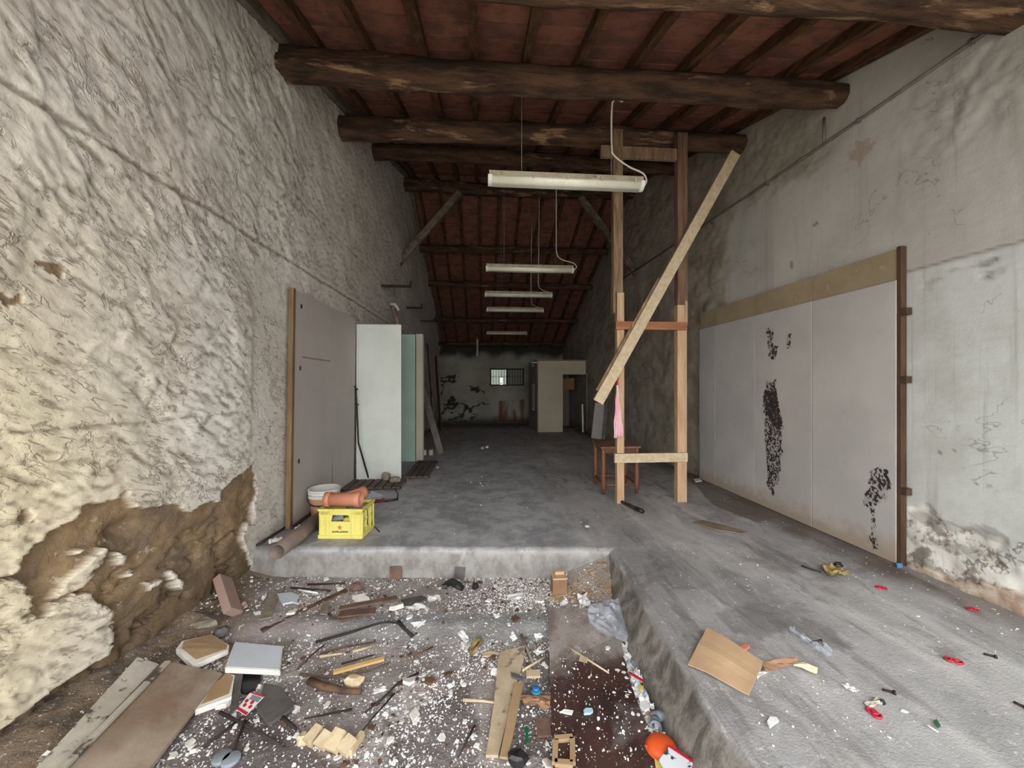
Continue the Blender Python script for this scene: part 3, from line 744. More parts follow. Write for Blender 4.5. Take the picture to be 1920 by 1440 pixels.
MP = [mp((1440, 713), (1447, 720), (1455, 712), (1462, 740), (1470, 800), (1468, 850), (1460, 905), (1450, 930), (1441, 905), (1438, 840), (1434, 760)),
      mp((1438, 620), (1447, 616), (1452, 640), (1463, 652), (1456, 675), (1446, 675), (1444, 650)), mp((1478, 628), (1484, 626), (1485, 648), (1480, 652)),
      mp((1642, 880), (1655, 876), (1662, 890), (1660, 925), (1644, 955), (1646, 1000), (1652, 1025), (1637, 1026), (1634, 960), (1622, 940), (1630, 905)),
      mp((1664, 880), (1673, 880), (1671, 915), (1664, 922))]
for k in range(4):
    ya, yb_ = sy[k] + .002, sy[k + 1] - .002
    nn = max(8, int((yb_ - ya) / .0055)); ys_ = np.linspace(ya, yb_, nn); zs_ = np.linspace(.305, 2.585, 430)
    Yg, Zg = np.meshgrid(ys_, zs_)
    a = fbm(Yg * 14, Zg * 14, 4, 601) - .5; b_ = fbm(Yg * 14, Zg * 14, 4, 611) - .5
    mk = np.zeros(Yg.shape); ha = np.zeros(Yg.shape)
    for i, pp in enumerate(MP):
        ins = inpoly(Yg + .09 * a, Zg + .09 * b_, pp); spots = fbm(Yg * 75, Zg * 60, 2, 620 + i)
        core = inpoly(Yg + .02 * a, Zg + .02 * b_, [(q[0], q[1]) for q in pp])
        mk = np.maximum(mk, (ins & (spots > (.46 if i != 3 else .5))).astype(float) * .95)
        ha = np.maximum(ha, inpoly(Yg + .16 * a, Zg + .16 * b_, pp).astype(float) * .45)
    tp = inpoly(Yg + .1 * a, Zg + .1 * b_, mp((1438, 735), (1461, 735), (1466, 800), (1440, 790))) & (fbm(Yg * 75, Zg * 60, 2, 655) > .3); mk = np.maximum(mk, tp * .9)
    foot = sstep(.55, .34, Zg + .2 * a)
    P = np.stack([xp + .004 * (fbm(Yg * 1.5, Zg * 1.5, 2, 630) - .5), Yg, Zg], -1) - np.array(ORG[hoard.name])
    o = grid_mesh('panel', P, M_MOULD, dict(mould=mk, halo=ha, foot=foot * .8), smooth=True); o.parent = hoard
    sd = o.modifiers.new('thickness', 'SOLIDIFY'); sd.thickness = .016; sd.offset = -1
    MB().box((xp + .005, (ya + yb_) / 2, 2.713), (.016, yb_ - ya, .25)).build('top_strip', M_STRIP, hoard)
MB().box((xp + .012, sy[0] - .016, 1.575), (.05, .03, 2.55)).build('edge_batten', M_DARKW, hoard)
for vb in (585, 712, 920):
    p = AX(1690, vb, xp); MB().box((xp + .012, sy[0] - .05, p.z), (.05, .04, .055)).build('wood_block', M_DARKW, hoard)

# ------------------------------------------------------------------ conduit on the right wall
cd = thing('conduit', 'thin grey conduit running along the top of the right wall', 'conduit', (XR - .02, 3.6, 4.12))
MB().tube([(XR - .02, 1.9, 4.10), (XR - .02, 3.6, 4.12), (XR - .025, 6.0, 4.18), (XR - .03, 9.0, 4.28)], .014, 8).build('pipe', M_STEEL, cd, True)
p = AX(1545, 268, XR - .02); MB().tube([(p.x, p.y, 4.12), (p.x, p.y, 4.38)], .011, 8).build('branch_pipe', M_STEEL, cd, True)
for yy in (2.4, 3.2, 4.3, 5.4): MB().box((XR - .018, yy, 4.11 + .02 * (yy - 2.4) / 3), (.036, .022, .036)).build('clip', M_STEEL, cd)

# ------------------------------------------------------------------ large board on the left wall
lb = thing('wall_board', 'big beige wall board with a brown timber edge against the left wall', 'board', (-1.95, 4.9, .3))
def lbp(y, z): return V(-1.965 + .014 * (z - .3) + .012 * (y - 3.4) + .035, y, z)
b = MB(); A = [lbp(4.03, .305), lbp(5.83, .305), lbp(5.83, 2.70), lbp(4.03, 2.70)]
for p in A: b.v.append(p)
for p in A: b.v.append(p - V(.02, 0, 0))
b.f += [(0, 1, 2, 3), (7, 6, 5, 4), (0, 4, 5, 1), (1, 5, 6, 2), (2, 6, 7, 3), (3, 7, 4, 0)]
b.build('panel', M_BOARD, lb)
MB().bar(lbp(4.005, .305) - V(.012, 0, 0), lbp(4.005, 2.71) - V(.012, 0, 0), .045, .05, (0, 1, 0)).build('edge_batten', M_BATTEN, lb)
for (u, v_) in ((548, 573), (545, 690), (541, 866)):
    p = wallpt(u, v_); q = lbp(p.y + .03, p.z); MB().box(q, (.006, .03, .045)).build('slot', M_BLK, lb)
p = wallpt(548, 669); MB().box(lbp(4.82, p.z) + V(.0, 0, 0), (.003, 1.25, .014)).build('scuff_line', mat('grey_scuff', (132, 122, 114)), lb)
p = wallpt(610, 850); MB().box(lbp(p.y, .75), (.003, .01, .75)).build('seam', mat('dark_seam', (120, 110, 102)), lb)  # vertical joint of the board as a thin dark strip
MB().box(lbp(5.0, .30) + V(.012, 0, .012), (.03, 2.0, .03)).build('skirting_strip', M_DARKW, lb)

# ------------------------------------------------------------------ doors / boards standing behind it
yw_ = 5.87
xa, xb = AY(668, 700, yw_).x, AY(752, 700, yw_).x
wd = thing('white_door', 'tall plain white door leaf standing on end beside the beige wall board', 'door', ((xa + xb) / 2, yw_, .3))
MB().box(((xa + xb) / 2, yw_ + .02, 1.475), (xb - xa, .04, 2.33)).build('leaf', M_PAINTW, wd, bevel=.002)
MB().box((xb - .004, yw_ - .002, 1.475), (.012, .006, 2.33)).build('edge_strip', M_WPL, wd)
yg_ = 7.25
xa, xb = AY(742, 700, yg_).x, AY(780, 700, yg_).x
gd = thing('green_door', 'pale green door leaf standing behind the white one', 'door', ((xa + xb) / 2, yg_, .3))
MB().box(((xa + xb) / 2, yg_ + .02, 1.49), (xb - xa, .04, 2.36)).build('leaf', M_GREEN, gd)
MB().box((xb - .006, yg_ + .018, 1.49), (.01, .05, 2.36)).build('edge_strip', M_DARKW, gd)
xc = AY(792, 700, yg_).x
tag(MB().slab([V(xb + .004, yg_ + .0, 2.68), V(xc, yg_ + .0, 2.68), V(xc + .02, yg_ + .05, 2.68), V(xb + .004, yg_ + .05, 2.68)], 2.37).build('cream_board', M_CREAM), 'narrow cream board standing beside the pale green door', 'board')

# bent iron rod leaning on the white door
stk = [G(691, 897, .34), AY(672, 830, 5.70), AY(669, 760, 5.74), AY(667, 728, 5.76)]
rod = thing('iron_rod', 'bent rusty iron rod leaning in front of the white door', 'rod', (stk[0].x, stk[0].y, .3))
stk[0].z = .345; MB().tube(stk, .013, 7).build('shaft', M_IRON, rod, True)
MB().tube([AY(664, 724, 5.75), AY(671, 731, 5.76)], .011, 6).build('hook', M_IRON, rod, True)
MB().tube([AY(666, 757, 5.73), AY(673, 759, 5.73)], .009, 6).build('barb', M_IRON, rod, True)

# slatted duckboards
def duckboard(x0, x1, y0, y1, n, label):
    d = thing('duckboard', label, 'duckboard', ((x0 + x1) / 2, (y0 + y1) / 2, .3), 'slatted duckboards')
    w = (x1 - x0) / n
    for i in range(n):
        MB().box((x0 + (i + .5) * w, (y0 + y1) / 2, .332), (w * .80, y1 - y0, .02)).build('slat', M_DUCK, d)
    for yy in (y0 + .06, y1 - .06): MB().box(((x0 + x1) / 2, yy, .311), (x1 - x0, .06, .021)).build('bearer', M_DARKW, d)
M_DUCK = mat('dusty_slats', (112, 100, 92), (88, 78, 72), 6, .85, .2, 30, (3, .5, 3))
duckboard(-1.92, -1.13, 5.36, 5.83, 7, 'slatted wooden duckboard in front of the white door')
duckboard(-1.20, -.82, 5.95, 7.18, 4, 'slatted wooden duckboard running back beside the white door')
chunk('concrete_lump', 'grey concrete lump on the duckboard by the white door', 'rubble', G(724, 899, .342), (.13, .1, .1), M_CONLUMP, 3)
chunk('concrete_lump', 'broken concrete lump at the right end of the duckboard', 'rubble', G(741, 903, .342), (.16, .1, .07), M_CONLUMP, 5)
chunk('plaster_lump', 'small pale plaster lump on the platform right of the duckboards', 'rubble', pl(820, 878), (.09, .07, .05), M_CONLUMP, 6)
chunk('plaster_lump', 'small pinkish lump on the dark platform below the far window', 'rubble', pl(905, 842), (.10, .08, .05), mat('pink_rubble', (190, 160, 140)), 8)
chunk('plaster_lump', 'small white lump beside the pinkish one on the dark platform', 'rubble', pl(913, 840), (.08, .07, .05), M_GYPS, 9)

# ------------------------------------------------------------------ bucket, crate and pipes on the platform edge
bc = V(-1.725, 4.34, .3)
bk = thing('bucket', 'white paint bucket with orange stained sides behind the yellow crate', 'bucket', bc)
MB().lathe([(.118, .002), (.122, 0), (.146, .20), (.148, .235), (.140, .235), (.112, .012)], bc, 28).build('body', M_BUCKET, bk, True)
MB().lathe([(.147, .225), (.160, .225), (.160, .245), (.154, .247), (.154, .262), (.161, .264), (.161, .28), (.155, .283), (.165, .30), (.165, .318), (.152, .318), (.142, .225)], bc, 28).build('rim', M_WPL, bk, True)
MB().lathe([(.138, .150), (.1452, .150), (.1474, .166), (.140, .166)], bc, 28).build('stripe', M_BLK, bk, True)
MB().tube([bc + V(.166 * math.cos(a), .166 * math.sin(a), .26 - .10 * math.sin((a - 3.3) / 3.0 * math.pi)) for a in np.linspace(3.3, 6.3, 14)], .004, 6).build('handle', M_IRON, bk, True)

cr = thing('bottle_crate', 'yellow plastic bottle crate with a red star near the platform edge', 'crate', (-1.316, 3.86, .302))
cr.rotation_euler = (0, 0, -.09); ORG[cr.name] = V(0, 0, 0)
CW, CD, CH = .405, .30, .275; th = .012
b = MB()
yf = -CD / 2
b.box((0, 0, .01), (CW, CD, .02))
# front / back with trapezoid hand hole: left, right, below, above
for sgn in (-1, 1):
    yc = sgn * (CD / 2 - th / 2)
    b.box((-CW / 2 + .054, yc, .135), (.106, th, .23)); b.box((CW / 2 - .054, yc, .135), (.106, th, .23))
    b.box((0, yc, .089), (.196, th, .138)); b.box((0, yc, CH - .025), (CW, th, .05))
    for sx in (-1, 1):
        k = len(b.v); pts = [(sx * .098, .158), (sx * .089, .158), (sx * .074, .228), (sx * .098, .228)]
        for yy in (yc - th / 2, yc + th / 2):
            for (x_, z_) in pts: b.v.append(V(x_, yy, z_))
        b.f += [(k, k + 1, k + 2, k + 3), (k + 7, k + 6, k + 5, k + 4)] + [(k + i, k + 4 + i, k + 4 + (i + 1) % 4, k + (i + 1) % 4) for i in range(4)]
for sgn in (-1, 1):
    xc = sgn * (CW / 2 - th / 2)
    b.box((xc, 0, .045), (th, CD - .02, .07)); b.box((xc, 0, CH - .02), (th, CD - .02, .04)); b.box((xc, 0, .155), (th, CD - .02, .02))
    for yy in (-CD / 2 + .045, -.05, .05, CD / 2 - .045): b.box((xc, yy, .14), (th, .045, .24))
b.build('body', M_YEL, cr)
for x_ in (-CW / 2 + .012, -CW / 2 + .065, -.105, .105, CW / 2 - .065, CW / 2 - .012): MB().box((x_, -CD / 2 - .002, .135), (.009, .008, .21)).build('rib', M_YEL, cr)
for y_ in (-CD / 2 + .012, -.05, .05, CD / 2 - .012): MB().box((CW / 2 + .002, y_, .135), (.008, .012, .21)).build('rib', M_YEL, cr)
b = MB()
for (c_, s_) in (((0, -CD / 2, CH - .006), (CW + .016, .022, .016)), ((0, CD / 2, CH - .006), (CW + .016, .022, .016)), ((-CW / 2, 0, CH - .006), (.022, CD, .016)), ((CW / 2, 0, CH - .006), (.022, CD, .016)),
                 ((0, -CD / 2 - .001, CH - .052), (CW, .008, .006)), ((0, -CD / 2 - .002, .016), (CW + .01, .012, .032)), ((CW / 2 + .002, 0, .016), (.012, CD, .032))): b.box(c_, s_)
b.build('rim', M_YEL, cr)
star = MB(); k = 10; zc_ = .103
for yy in (-CD / 2 - .0035, -CD / 2 + .001):
    for i in range(10):
        a = math.pi / 2 + i * math.pi / 5; r = .026 if i % 2 == 0 else .0105
        star.v.append(V(-.005 + r * math.cos(a), yy, zc_ + r * math.sin(a)))
star.f = [tuple(range(10))] + [(i, (i + 1) % 10, 10 + (i + 1) % 10, 10 + i) for i in range(10)]
star.build('star', mat('faded_red_print', (206, 128, 64), (196, 112, 60), 20, .6), cr)
def text_mesh(name, body, size, m, parent, loc, rot, space=1.0):
    cu = bpy.data.curves.new(name, 'FONT'); cu.body = body; cu.size = size; cu.align_x = 'CENTER'; cu.align_y = 'CENTER'; cu.extrude = .0006; cu.offset = size * .035; cu.space_character = space
    ob = bpy.data.objects.new(name, cu); COL.objects.link(ob)
    dg = bpy.context.evaluated_depsgraph_get(); me = bpy.data.meshes.new_from_object(ob.evaluated_get(dg)); bpy.data.objects.remove(ob)
    me.name = name; me.materials.clear(); me.materials.append(m)
    o = bpy.data.objects.new(name, me); COL.objects.link(o); o.parent = parent; o.location = loc; o.rotation_euler = rot
    return o
text_mesh('lettering', 'SANPELLEGRINO', .020, mat('black_print', (38, 34, 22)), cr, (-.003, -CD / 2 - .0012, .062), (math.pi / 2, 0, 0))
# contents seen through the hand hole
RC = Matrix.Rotation(-.09, 3, 'Z')
def inc(x, y, z): return V(-1.316, 3.86, .302) + RC @ V(x, y, z)
tag(MB().pipe(inc(-.16, -.07, .13), inc(.0, -.06, .18), .035, .004).build('pipe_offcut', M_GPVC), 'grey pipe offcut inside the yellow crate', 'pipe')
tag(MB().lathe([(.02, 0), (.045, .01), (.055, .05), (.045, .09), (.015, .10)], inc(.04, -.06, .075), 18).build('yellow_float', mat('yellow_green_plastic', (214, 206, 90)), smooth=True), 'round yellow float inside the yellow crate', 'float')
tag(MB().box(inc(0, .0, .055), (.30, .2, .06), RC).build('dark_scrap', M_BLK), 'dark scrap filling the bottom of the yellow crate', 'scrap')
# orange pipe tee across the crate top
pt = thing('orange_pipe_branch', 'orange drain pipe branch lying across the top of the yellow crate', 'pipe', inc(-.02, -.09, CH))
z0 = CH + .004 + .066
MB().pipe(inc(-.165, -.08, z0), inc(.165, -.075, z0), .063, .005, flare=.05).build('run', M_ORG, pt, True)
MB().pipe(inc(.0, -.05, z0), inc(.13, .11, z0 + .02), .055, .005, flare=.04).build('branch', M_ORG, pt, True)
MB().pipe(inc(-.173, -.08, z0), inc(-.12, -.08, z0), .070, .006).build('socket', M_ORG, pt, True)
# long pipe overhanging the step
p0, p1 = V(-1.69, 3.30, .368), V(-1.665, 4.12, .368)
lp = tag(MB().pipe(p0, p1, .064, .005, 32).build('drain_pipe', M_GREYPVC, smooth=True), 'grey brown drain pipe lying over the platform edge left of the crate', 'pipe')
for (u, v_, lab, rz) in ((517, 1013, 'small white pipe tee on the floor left of the drain pipe mouth', .5), (565, 989, 'small white pipe fitting between the drain pipe and the beige wall board', .9)):
    p = pl(u, v_, .02); d = V(math.cos(rz), math.sin(rz), 0)
    f_ = thing('pipe_fitting', lab, 'fitting', (p.x, p.y, .3))
    MB().pipe(p - d * .05, p + d * .05, .018, .003, 14).build('run', M_WPL, f_, True)
    MB().pipe(p, p + V(-d.y, d.x, .15) * .045, .016, .003, 14).build('outlet', M_WPL, f_, True)
    MB().pipe(p - d * .055, p - d * .03, .022, .003, 14).build('collar', M_WPL, f_, True); MB().pipe(p + d * .03, p + d * .055, .022, .003, 14).build('collar', M_WPL, f_, True)
tag(MB().tube([pl(482, 1022, .012), pl(530, 992, .012), pl(566, 968, .012)], .011, 7).build('floor_rod', M_IRON, smooth=True), 'thin dark rod along the wall foot left of the drain pipe', 'rod')
# dustpan behind the crate
dp = thing('dustpan', 'grey and dark red dustpan lying behind the crate', 'dustpan', pl(712, 938))
MB().slab([pl(690, 944, .012), pl(724, 940, .012), pl(716, 929, .012), pl(694, 930, .012)], .01).build('pan', M_DRED, dp)
MB().slab([pl(686, 936, .03), pl(697, 920, .09), pl(721, 930, .09), pl(716, 934, .03)], .006).build('back_plate', M_GREYF, dp)
MB().tube([pl(722, 940, .02), pl(735, 938, .02), pl(746, 936, .02)], .014, 8).build('handle', M_BLK, dp, True)
tag(MB().tube([pl(712, 900, .012), pl(728, 910, .012), pl(740, 916, .012), pl(746, 925, .012), pl(745, 934, .03)], .007, 6).build('black_cable', M_BLK, smooth=True), 'black cable curling from the duckboard to the dustpan', 'cable')
tag(MB().tube([pl(700, 985, .008), pl(707, 992, .008), pl(711, 997, .008)], .007, 6).build('black_twig', M_BLK, smooth=True), 'short black twig right of the crate', 'twig')

# ------------------------------------------------------------------ timber prop frame
yf_ = 4.58
fr_ = thing('prop_frame', 'tall orange timber prop frame with a diagonal board under the roof beams', 'prop frame', (2.08, yf_, .3))
def at(u, v_): return AY(u, v_, yf_)
zt = BEAMS[2][1] - .02
x1 = at(1160, 700).x; x2 = at(1276, 700).x; xu = at(1157, 400).x
MB().box((x1 + .012, yf_, (.3 + 2.86) / 2), (.088, .075, 2.56)).build('post', M_FRESH, fr_, bevel=.003)
MB().box((xu, yf_ - .002, (2.86 + zt) / 2), (.118, .082, zt - 2.86)).build('post_extension', M_OLDW, fr_, bevel=.003)
MB().box((xu - .048, yf_ - .01, 2.74), (.03, .07, .26)).build('splice', M_OLDW, fr_)
MB().box((x2, yf_, (.3 + 2.72) / 2), (.12, .085, 2.42)).build('post', M_FRESH, fr_, bevel=.003)
MB().box((x2 + .006, yf_, (2.72 + zt) / 2), (.128, .085, zt - 2.72)).build('post_extension', mat('red_stained_timber', (128, 100, 80), (98, 74, 58), 8, .8, .3, 40, (3, 3, .3)), fr_, bevel=.003)
MB().box((x2 + .046, yf_ - .02, 2.62), (.03, .07, .3)).build('splice', M_FRESH, fr_)
def cross(u0, u1, vc, hpx, m, yo=-.062, t_=.04):
    a = AY(u0, vc, yf_ + yo); b_ = AY(u1, vc, yf_ + yo); z = (a.z + b_.z) / 2
    MB().bar((a.x, yf_ + yo, z), (b_.x, yf_ + yo, z), t_, hpx / 720 * 4.6).build('crossbar', m, fr_)
cross(1152, 1288, 858, 17, M_PALE); cross(1154, 1287, 611, 15, M_ORBAR); cross(1126, 1268, 288, 22, M_OLDW, -.058)
MB().bar(AY(1113 + 8, 754, yf_ - .11), AY(1378, 288, yf_ - .11), .125, .045, (0, 1, 0)).build('diagonal_board', M_PALE, fr_)
b = MB().bar(AY(1124, 735, yf_ - .075), AY(1240, 525, yf_ - .075), .11, .03, (0, 1, 0)); b.build('backing_board', M_OLDW, fr_)
cl = thing('pink_cloth', 'pink patterned cloth tied to the left post of the prop frame', 'cloth', AY(1158, 820, 4.50))
A = AY(1153, 725, 4.515); b = MB(); nu, nv = 14, 18
for j in range(nv + 1):
    f = j / nv; w = .025 + .075 * min(1, f * 1.3); xc_ = AY(1157 + 2 * f, 720, 4.5).x; z = AY(1157, 722 + 98 * f, 4.5).z
    for i in range(nu + 1):
        s_ = i / nu - .5
        b.v.append(V(xc_ + s_ * w + .004 * math.sin(j * .9), 4.50 + .014 * math.sin(s_ * 16 + f * 3) * (0.3 + f) - .01, z + .02 * s_ * f))
for j in range(nv):
    for i in range(nu): k = j * (nu + 1) + i; b.f.append((k, k + 1, k + nu + 2, k + nu + 1))
o = b.build('drape', M_PINK, cl, True); sd = o.modifiers.new('thickness', 'SOLIDIFY'); sd.thickness = .003
MB().tube([AY(1159, 680, 4.53), AY(1159, 705, 4.51), AY(1156, 722, 4.50)], [.004, .008, .014], 8).build('tie', M_RED, cl, True)

# stool behind the posts
zs_ = .93
q4 = [G(1110, 825, zs_), G(1127, 838, zs_), G(1202, 837, zs_), G(1176, 825, zs_)]
ctr = sum(q4, V(0, 0, 0)) / 4
stl = thing('stool', 'red brown varnished wooden stool behind the prop frame', 'stool', (ctr.x, ctr.y, .3))
MB().slab(q4, .025).build('seat', M_STOOLTOP, stl, bevel=.004)
lg = [ctr + (q - ctr) * .84 for q in q4]
for q in lg: MB().tube([(q.x, q.y, .3), (q.x, q.y, .42), (q.x, q.y, .60), (q.x, q.y, .88), (q.x, q.y, zs_ - .02)], [.022, .03, .034, .030, .026], 12).build('leg', M_REDW, stl, True)
for i in range(4):
    a, c_ = lg[i], lg[(i + 1) % 4]
    MB().bar((a.x, a.y, zs_ - .06), (c_.x, c_.y, zs_ - .06), .02, .06).build('apron', M_REDW, stl)
    MB().tube([(a.x, a.y, .42), (c_.x, c_.y, .42)], .014, 8).build('stretcher', M_REDW, stl, True)
bt_ = thing('black_tube', 'black plastic tube lying by the foot of the left post', 'tube', pl(1188, 948))
MB().tube([pl(1160, 938, .02), pl(1192, 953, .02)], .02, 10).build('body', M_BLK, bt_, True); MB().tube([pl(1192, 953, .02), pl(1205, 959, .02)], .026, 10).build('nozzle', M_BLK, bt_, True)

# ------------------------------------------------------------------ fluorescent lamps hung from the roof
def lamp(y, ul, ur, vm, label, cable, wires, big=False):
    a = AY(ul, vm, y); x0 = a.x; L = 1.43; x1_ = x0 + L; z = a.z
    r = thing('fluorescent_lamp', label, 'lamp', (x0 + L / 2, y, z - .05), 'hanging strip lamps')
    b = MB()
    for x in (x0 + .01, x1_ - .01):
        for (yy, zz_) in ((-.062, 0), (.062, 0), (.045, .055), (-.045, .055)): b.v.append(V(x, y + yy, z + zz_))
    b.f = [(3, 2, 1, 0), (4, 5, 6, 7)] + [(i, (i + 1) % 4, 4 + (i + 1) % 4, 4 + i) for i in range(4)]
    b.build('housing', M_HOUS, r)
    b = MB(); prof = []
    for k in range(13):
        t_ = math.pi * k / 12; lob = 1 + .10 * math.cos(4 * t_ + math.pi)
        prof.append((-.066 * math.cos(t_) , -.062 * math.sin(t_) * lob))
    m = len(prof)
    for x in (x0 + .035, x1_ - .035):
        for (yy, zz_) in prof: b.v.append(V(x, y + yy, z + zz_))
    b.f = [tuple(range(m))[::-1], tuple(range(m, 2 * m))] + [(i, i + 1, m + i + 1, m + i) for i in range(m - 1)] + [(m - 1, 0, m, 2 * m - 1)]
    b.build('cover', M_LENS, r, True)
    for x in (x0, x1_ - .036):
        b = MB()
        for xx in (x, x + .036):
            for k in range(9):
                t_ = math.pi * k / 8; b.v.append(V(xx, y - .069 * math.cos(t_), z + .006 - .068 * math.sin(t_)))
        b.f = [tuple(range(9))[::-1], tuple(range(9, 18))] + [(i, i + 1, 9 + i + 1, 9 + i) for i in range(8)] + [(8, 0, 9, 17)]
        b.build('end_cap', M_WPL, r)
    if big:
        for k in range(5): MB().box((x0 + .09 + k * (L - .18) / 4, y - .064, z + .008), (.022, .012, .04)).build('clip', M_HOUS, r)
    for (u, ztop_) in wires:
        x = AY(u, 400, y).x; MB().tube([(x, y, z + .05), (x, y, ztop_)], .0035, 5).build('hanging_wire', M_STEEL, r, True)
    if cable:
        pts = [AY(u, v_, y) if len(c_) == 2 else V(*c_) for c_ in cable for (u, v_) in [c_[:2]]]
        fine = []
        for i in range(len(pts) - 1):
            p_1 = pts[max(i - 1, 0)]; p_2 = pts[i]; p_3 = pts[i + 1]; p_4 = pts[min(i + 2, len(pts) - 1)]
            for k in range(6):
                t_ = k / 6; fine.append(.5 * ((2 * p_2) + (p_3 - p_1) * t_ + (2 * p_1 - 5 * p_2 + 4 * p_3 - p_4) * t_ ** 2 + (3 * p_2 - p_1 - 3 * p_3 + p_4) * t_ ** 3))
        fine.append(pts[-1]); MB().tube(fine, .0085, 6).build('cable', M_CABLE, r, True)
lamp(3.46, 915, 1210, 335, 'nearest and largest strip lamp with a white looping cable', [(1168, 190), (1152, 188), (1147, 205), (1147, 275), (1152, 292), (1178, 312), (1205, 325), (1212, 338), (1209, 347)], [(978, 4.42), (1146, 4.42)], True)
lamp(6.2, 911, 1078, 502, 'second strip lamp from the front, hung below the nearest one', [(1043, 335), (1043, 440), (1044, 475), (1054, 487), (1074, 493), (1081, 500), (1077, 506)], [(945, 5.33), (1042, 5.33)])
lamp(8.1, 909, 1037, 551, 'third strip lamp from the front', [(1011, 370), (1010, 500), (1010, 535), (1020, 545), (1036, 549)], [(940, 6.0), (1008, 6.0)])
lamp(9.55, 912, 1020, 580, 'fourth strip lamp from the front', [(997, 420), (996, 555), (1003, 573), (1019, 578)], [(935, 5.6), (995, 5.6)])
lamp(13.4, 912, 990, 624, 'fifth and farthest strip lamp, dim under the low back roof', None, [(930, 4.05), (975, 4.05)])

# ------------------------------------------------------------------ things on the left wall and in the rear
def bracket(u0, v0, u1, up, label):
    p = wallpt(u0, v0); q = AY(u1, v0 + 4, p.y)
    r = thing('wall_bracket', label, 'bracket', (p.x, p.y, p.z), 'iron brackets on the left wall')
    MB().bar((p.x - .05, p.y, p.z), (q.x, p.y, p.z), .03, .045).build('arm', M_IRON, r)
    MB().bar((q.x, p.y, p.z - .02), (q.x, p.y, p.z + up), .03, .03, (0, 1, 0)).build('tip', M_IRON, r)
bracket(714, 536, 770, .10, 'iron bracket arm sticking out of the left wall above the white door')
bracket(762, 577, 791, .10, 'smaller iron bracket arm beyond the first on the left wall')
bracket(787, 602, 814, .08, 'farthest iron bracket arm high on the left wall')
M_POLE = mat('red_white_pole', (150, 90, 76), (190, 180, 166), 9, .7)
pz = thing('painted_pole', 'thin red and white pole sticking up behind the white door', 'pole', (-1.45, 7.5, .3))
MB().tube([(-1.50, 7.55, .3), AY(748, 615, 7.55), AY(737, 575, 7.6)], .022, 8).build('shaft', M_POLE, pz, True)
MB().tube([AY(732, 571, 7.6), AY(740, 570, 7.6), AY(748, 582, 7.6)], .028, 8).build('tip', M_WPL, pz, True)
fz = lambda y: raised_z(0, y)
M_GPLANK = mat('grey_brown_plank', (122, 112, 104), (92, 84, 78), 5, .85, .2, 30, dirt=(60, 50, 46), dscale=5, dlo=.6, dhi=.7)
b0 = G(827, 852, .3)
tag(MB().bar((b0.x, b0.y, .31), (AY(786, 705, 8.45).x, 8.45, AY(786, 705, 8.45).z), .13, .03, (0, 1, 0)).build('leaning_plank', M_GPLANK), 'long weathered plank leaning beside the cream board', 'plank')
tag(MB().bar((b0.x - .16, b0.y + .16, .72), (AY(784, 712, 8.6).x, 8.62, AY(784, 715, 8.6).z), .09, .03, (0, 1, 0)).build('leaning_plank', M_DARKW), 'shorter dark plank tucked behind the long leaning plank', 'plank')
for i, (u, lab) in enumerate(((795, 'white paint jar on the floor at the foot of the leaning plank'), (808, 'pale tin can beside the white jar at the foot of the leaning plank'))):
    p = pl(u, 853); j = thing('jar', lab, 'jar', p)
    MB().lathe([(.045, 0), (.05, .01), (.05, .09), (.04, .1)], p, 14).build('body', M_WPL if i == 0 else M_CREAM, j, True); MB().lathe([(.047, .1), (.047, .12), (.02, .122)], p, 14).build('lid', M_GPVC, j, True)
for (u0, u1, y0, ztop_, m, lab) in ((815, 803, 10.5, 2.9, M_GPLANK, 'tall dark board leaning on the far left wall'), (826, 818, 13.0, 2.7, M_DARKW, 'narrow dark board leaning at the far left corner')):
    p = AY(u0, 780, y0); q = AY(u1, 600, y0); MBo = MB().bar((p.x, y0, fz(y0) + .01), (q.x - .05, y0 + .3, ztop_), .26, .03, (1, .3, 0)); tag(MBo.build('leaning_board', m), lab, 'board')
tag(MB().bar(pl(862, 827, .012), pl(915, 826, .012), .06, .02).build('dark_bar', M_BLK), 'dark bar lying across the floor in the middle of the hall', 'bar')
# booth
yb0 = 12.3; zb0 = fz(yb0)
bx0, bxd, bx1 = AY(1009, 700, yb0).x, AY(1055, 700, yb0).x, AY(1098, 700, yb0).x
btp = AY(1050, 677, yb0).z; dzt = AY(1050, 702, yb0).z; ybk = 14.6
bo = thing('booth', 'cream boarded booth with a dark doorway at the back right', 'booth', ((bx0 + bx1) / 2, yb0 + 1, zb0))
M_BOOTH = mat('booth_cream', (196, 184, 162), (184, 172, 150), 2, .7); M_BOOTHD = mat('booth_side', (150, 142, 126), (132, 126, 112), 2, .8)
MB().box(((bx0 + bxd) / 2, yb0, (zb0 + btp) / 2), (bxd - bx0, .05, btp - zb0)).build('front_panel', M_BOOTH, bo)
MB().box(((bxd + bx1) / 2, yb0, (dzt + btp) / 2), (bx1 - bxd - .002, .05, btp - dzt)).build('lintel', M_BOOTH, bo)
zs2 = fz(ybk) - .02
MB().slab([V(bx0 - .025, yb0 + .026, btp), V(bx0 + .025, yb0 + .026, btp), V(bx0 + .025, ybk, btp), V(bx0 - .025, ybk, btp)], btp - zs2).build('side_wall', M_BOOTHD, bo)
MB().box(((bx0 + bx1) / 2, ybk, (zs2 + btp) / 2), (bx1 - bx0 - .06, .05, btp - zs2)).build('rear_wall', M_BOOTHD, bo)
MB().box(((bx0 + bx1) / 2, (yb0 + ybk) / 2, btp + .02), (bx1 - bx0 + .1, ybk - yb0 + .16, .035)).build('roof_panel', mat('booth_roof', (150, 128, 104)), bo)
sw = MB(); 
for yy in (13.0, 13.25, 13.5): sw.box((bx0 - .032, yy, 1.3), (.012, .03, .9))
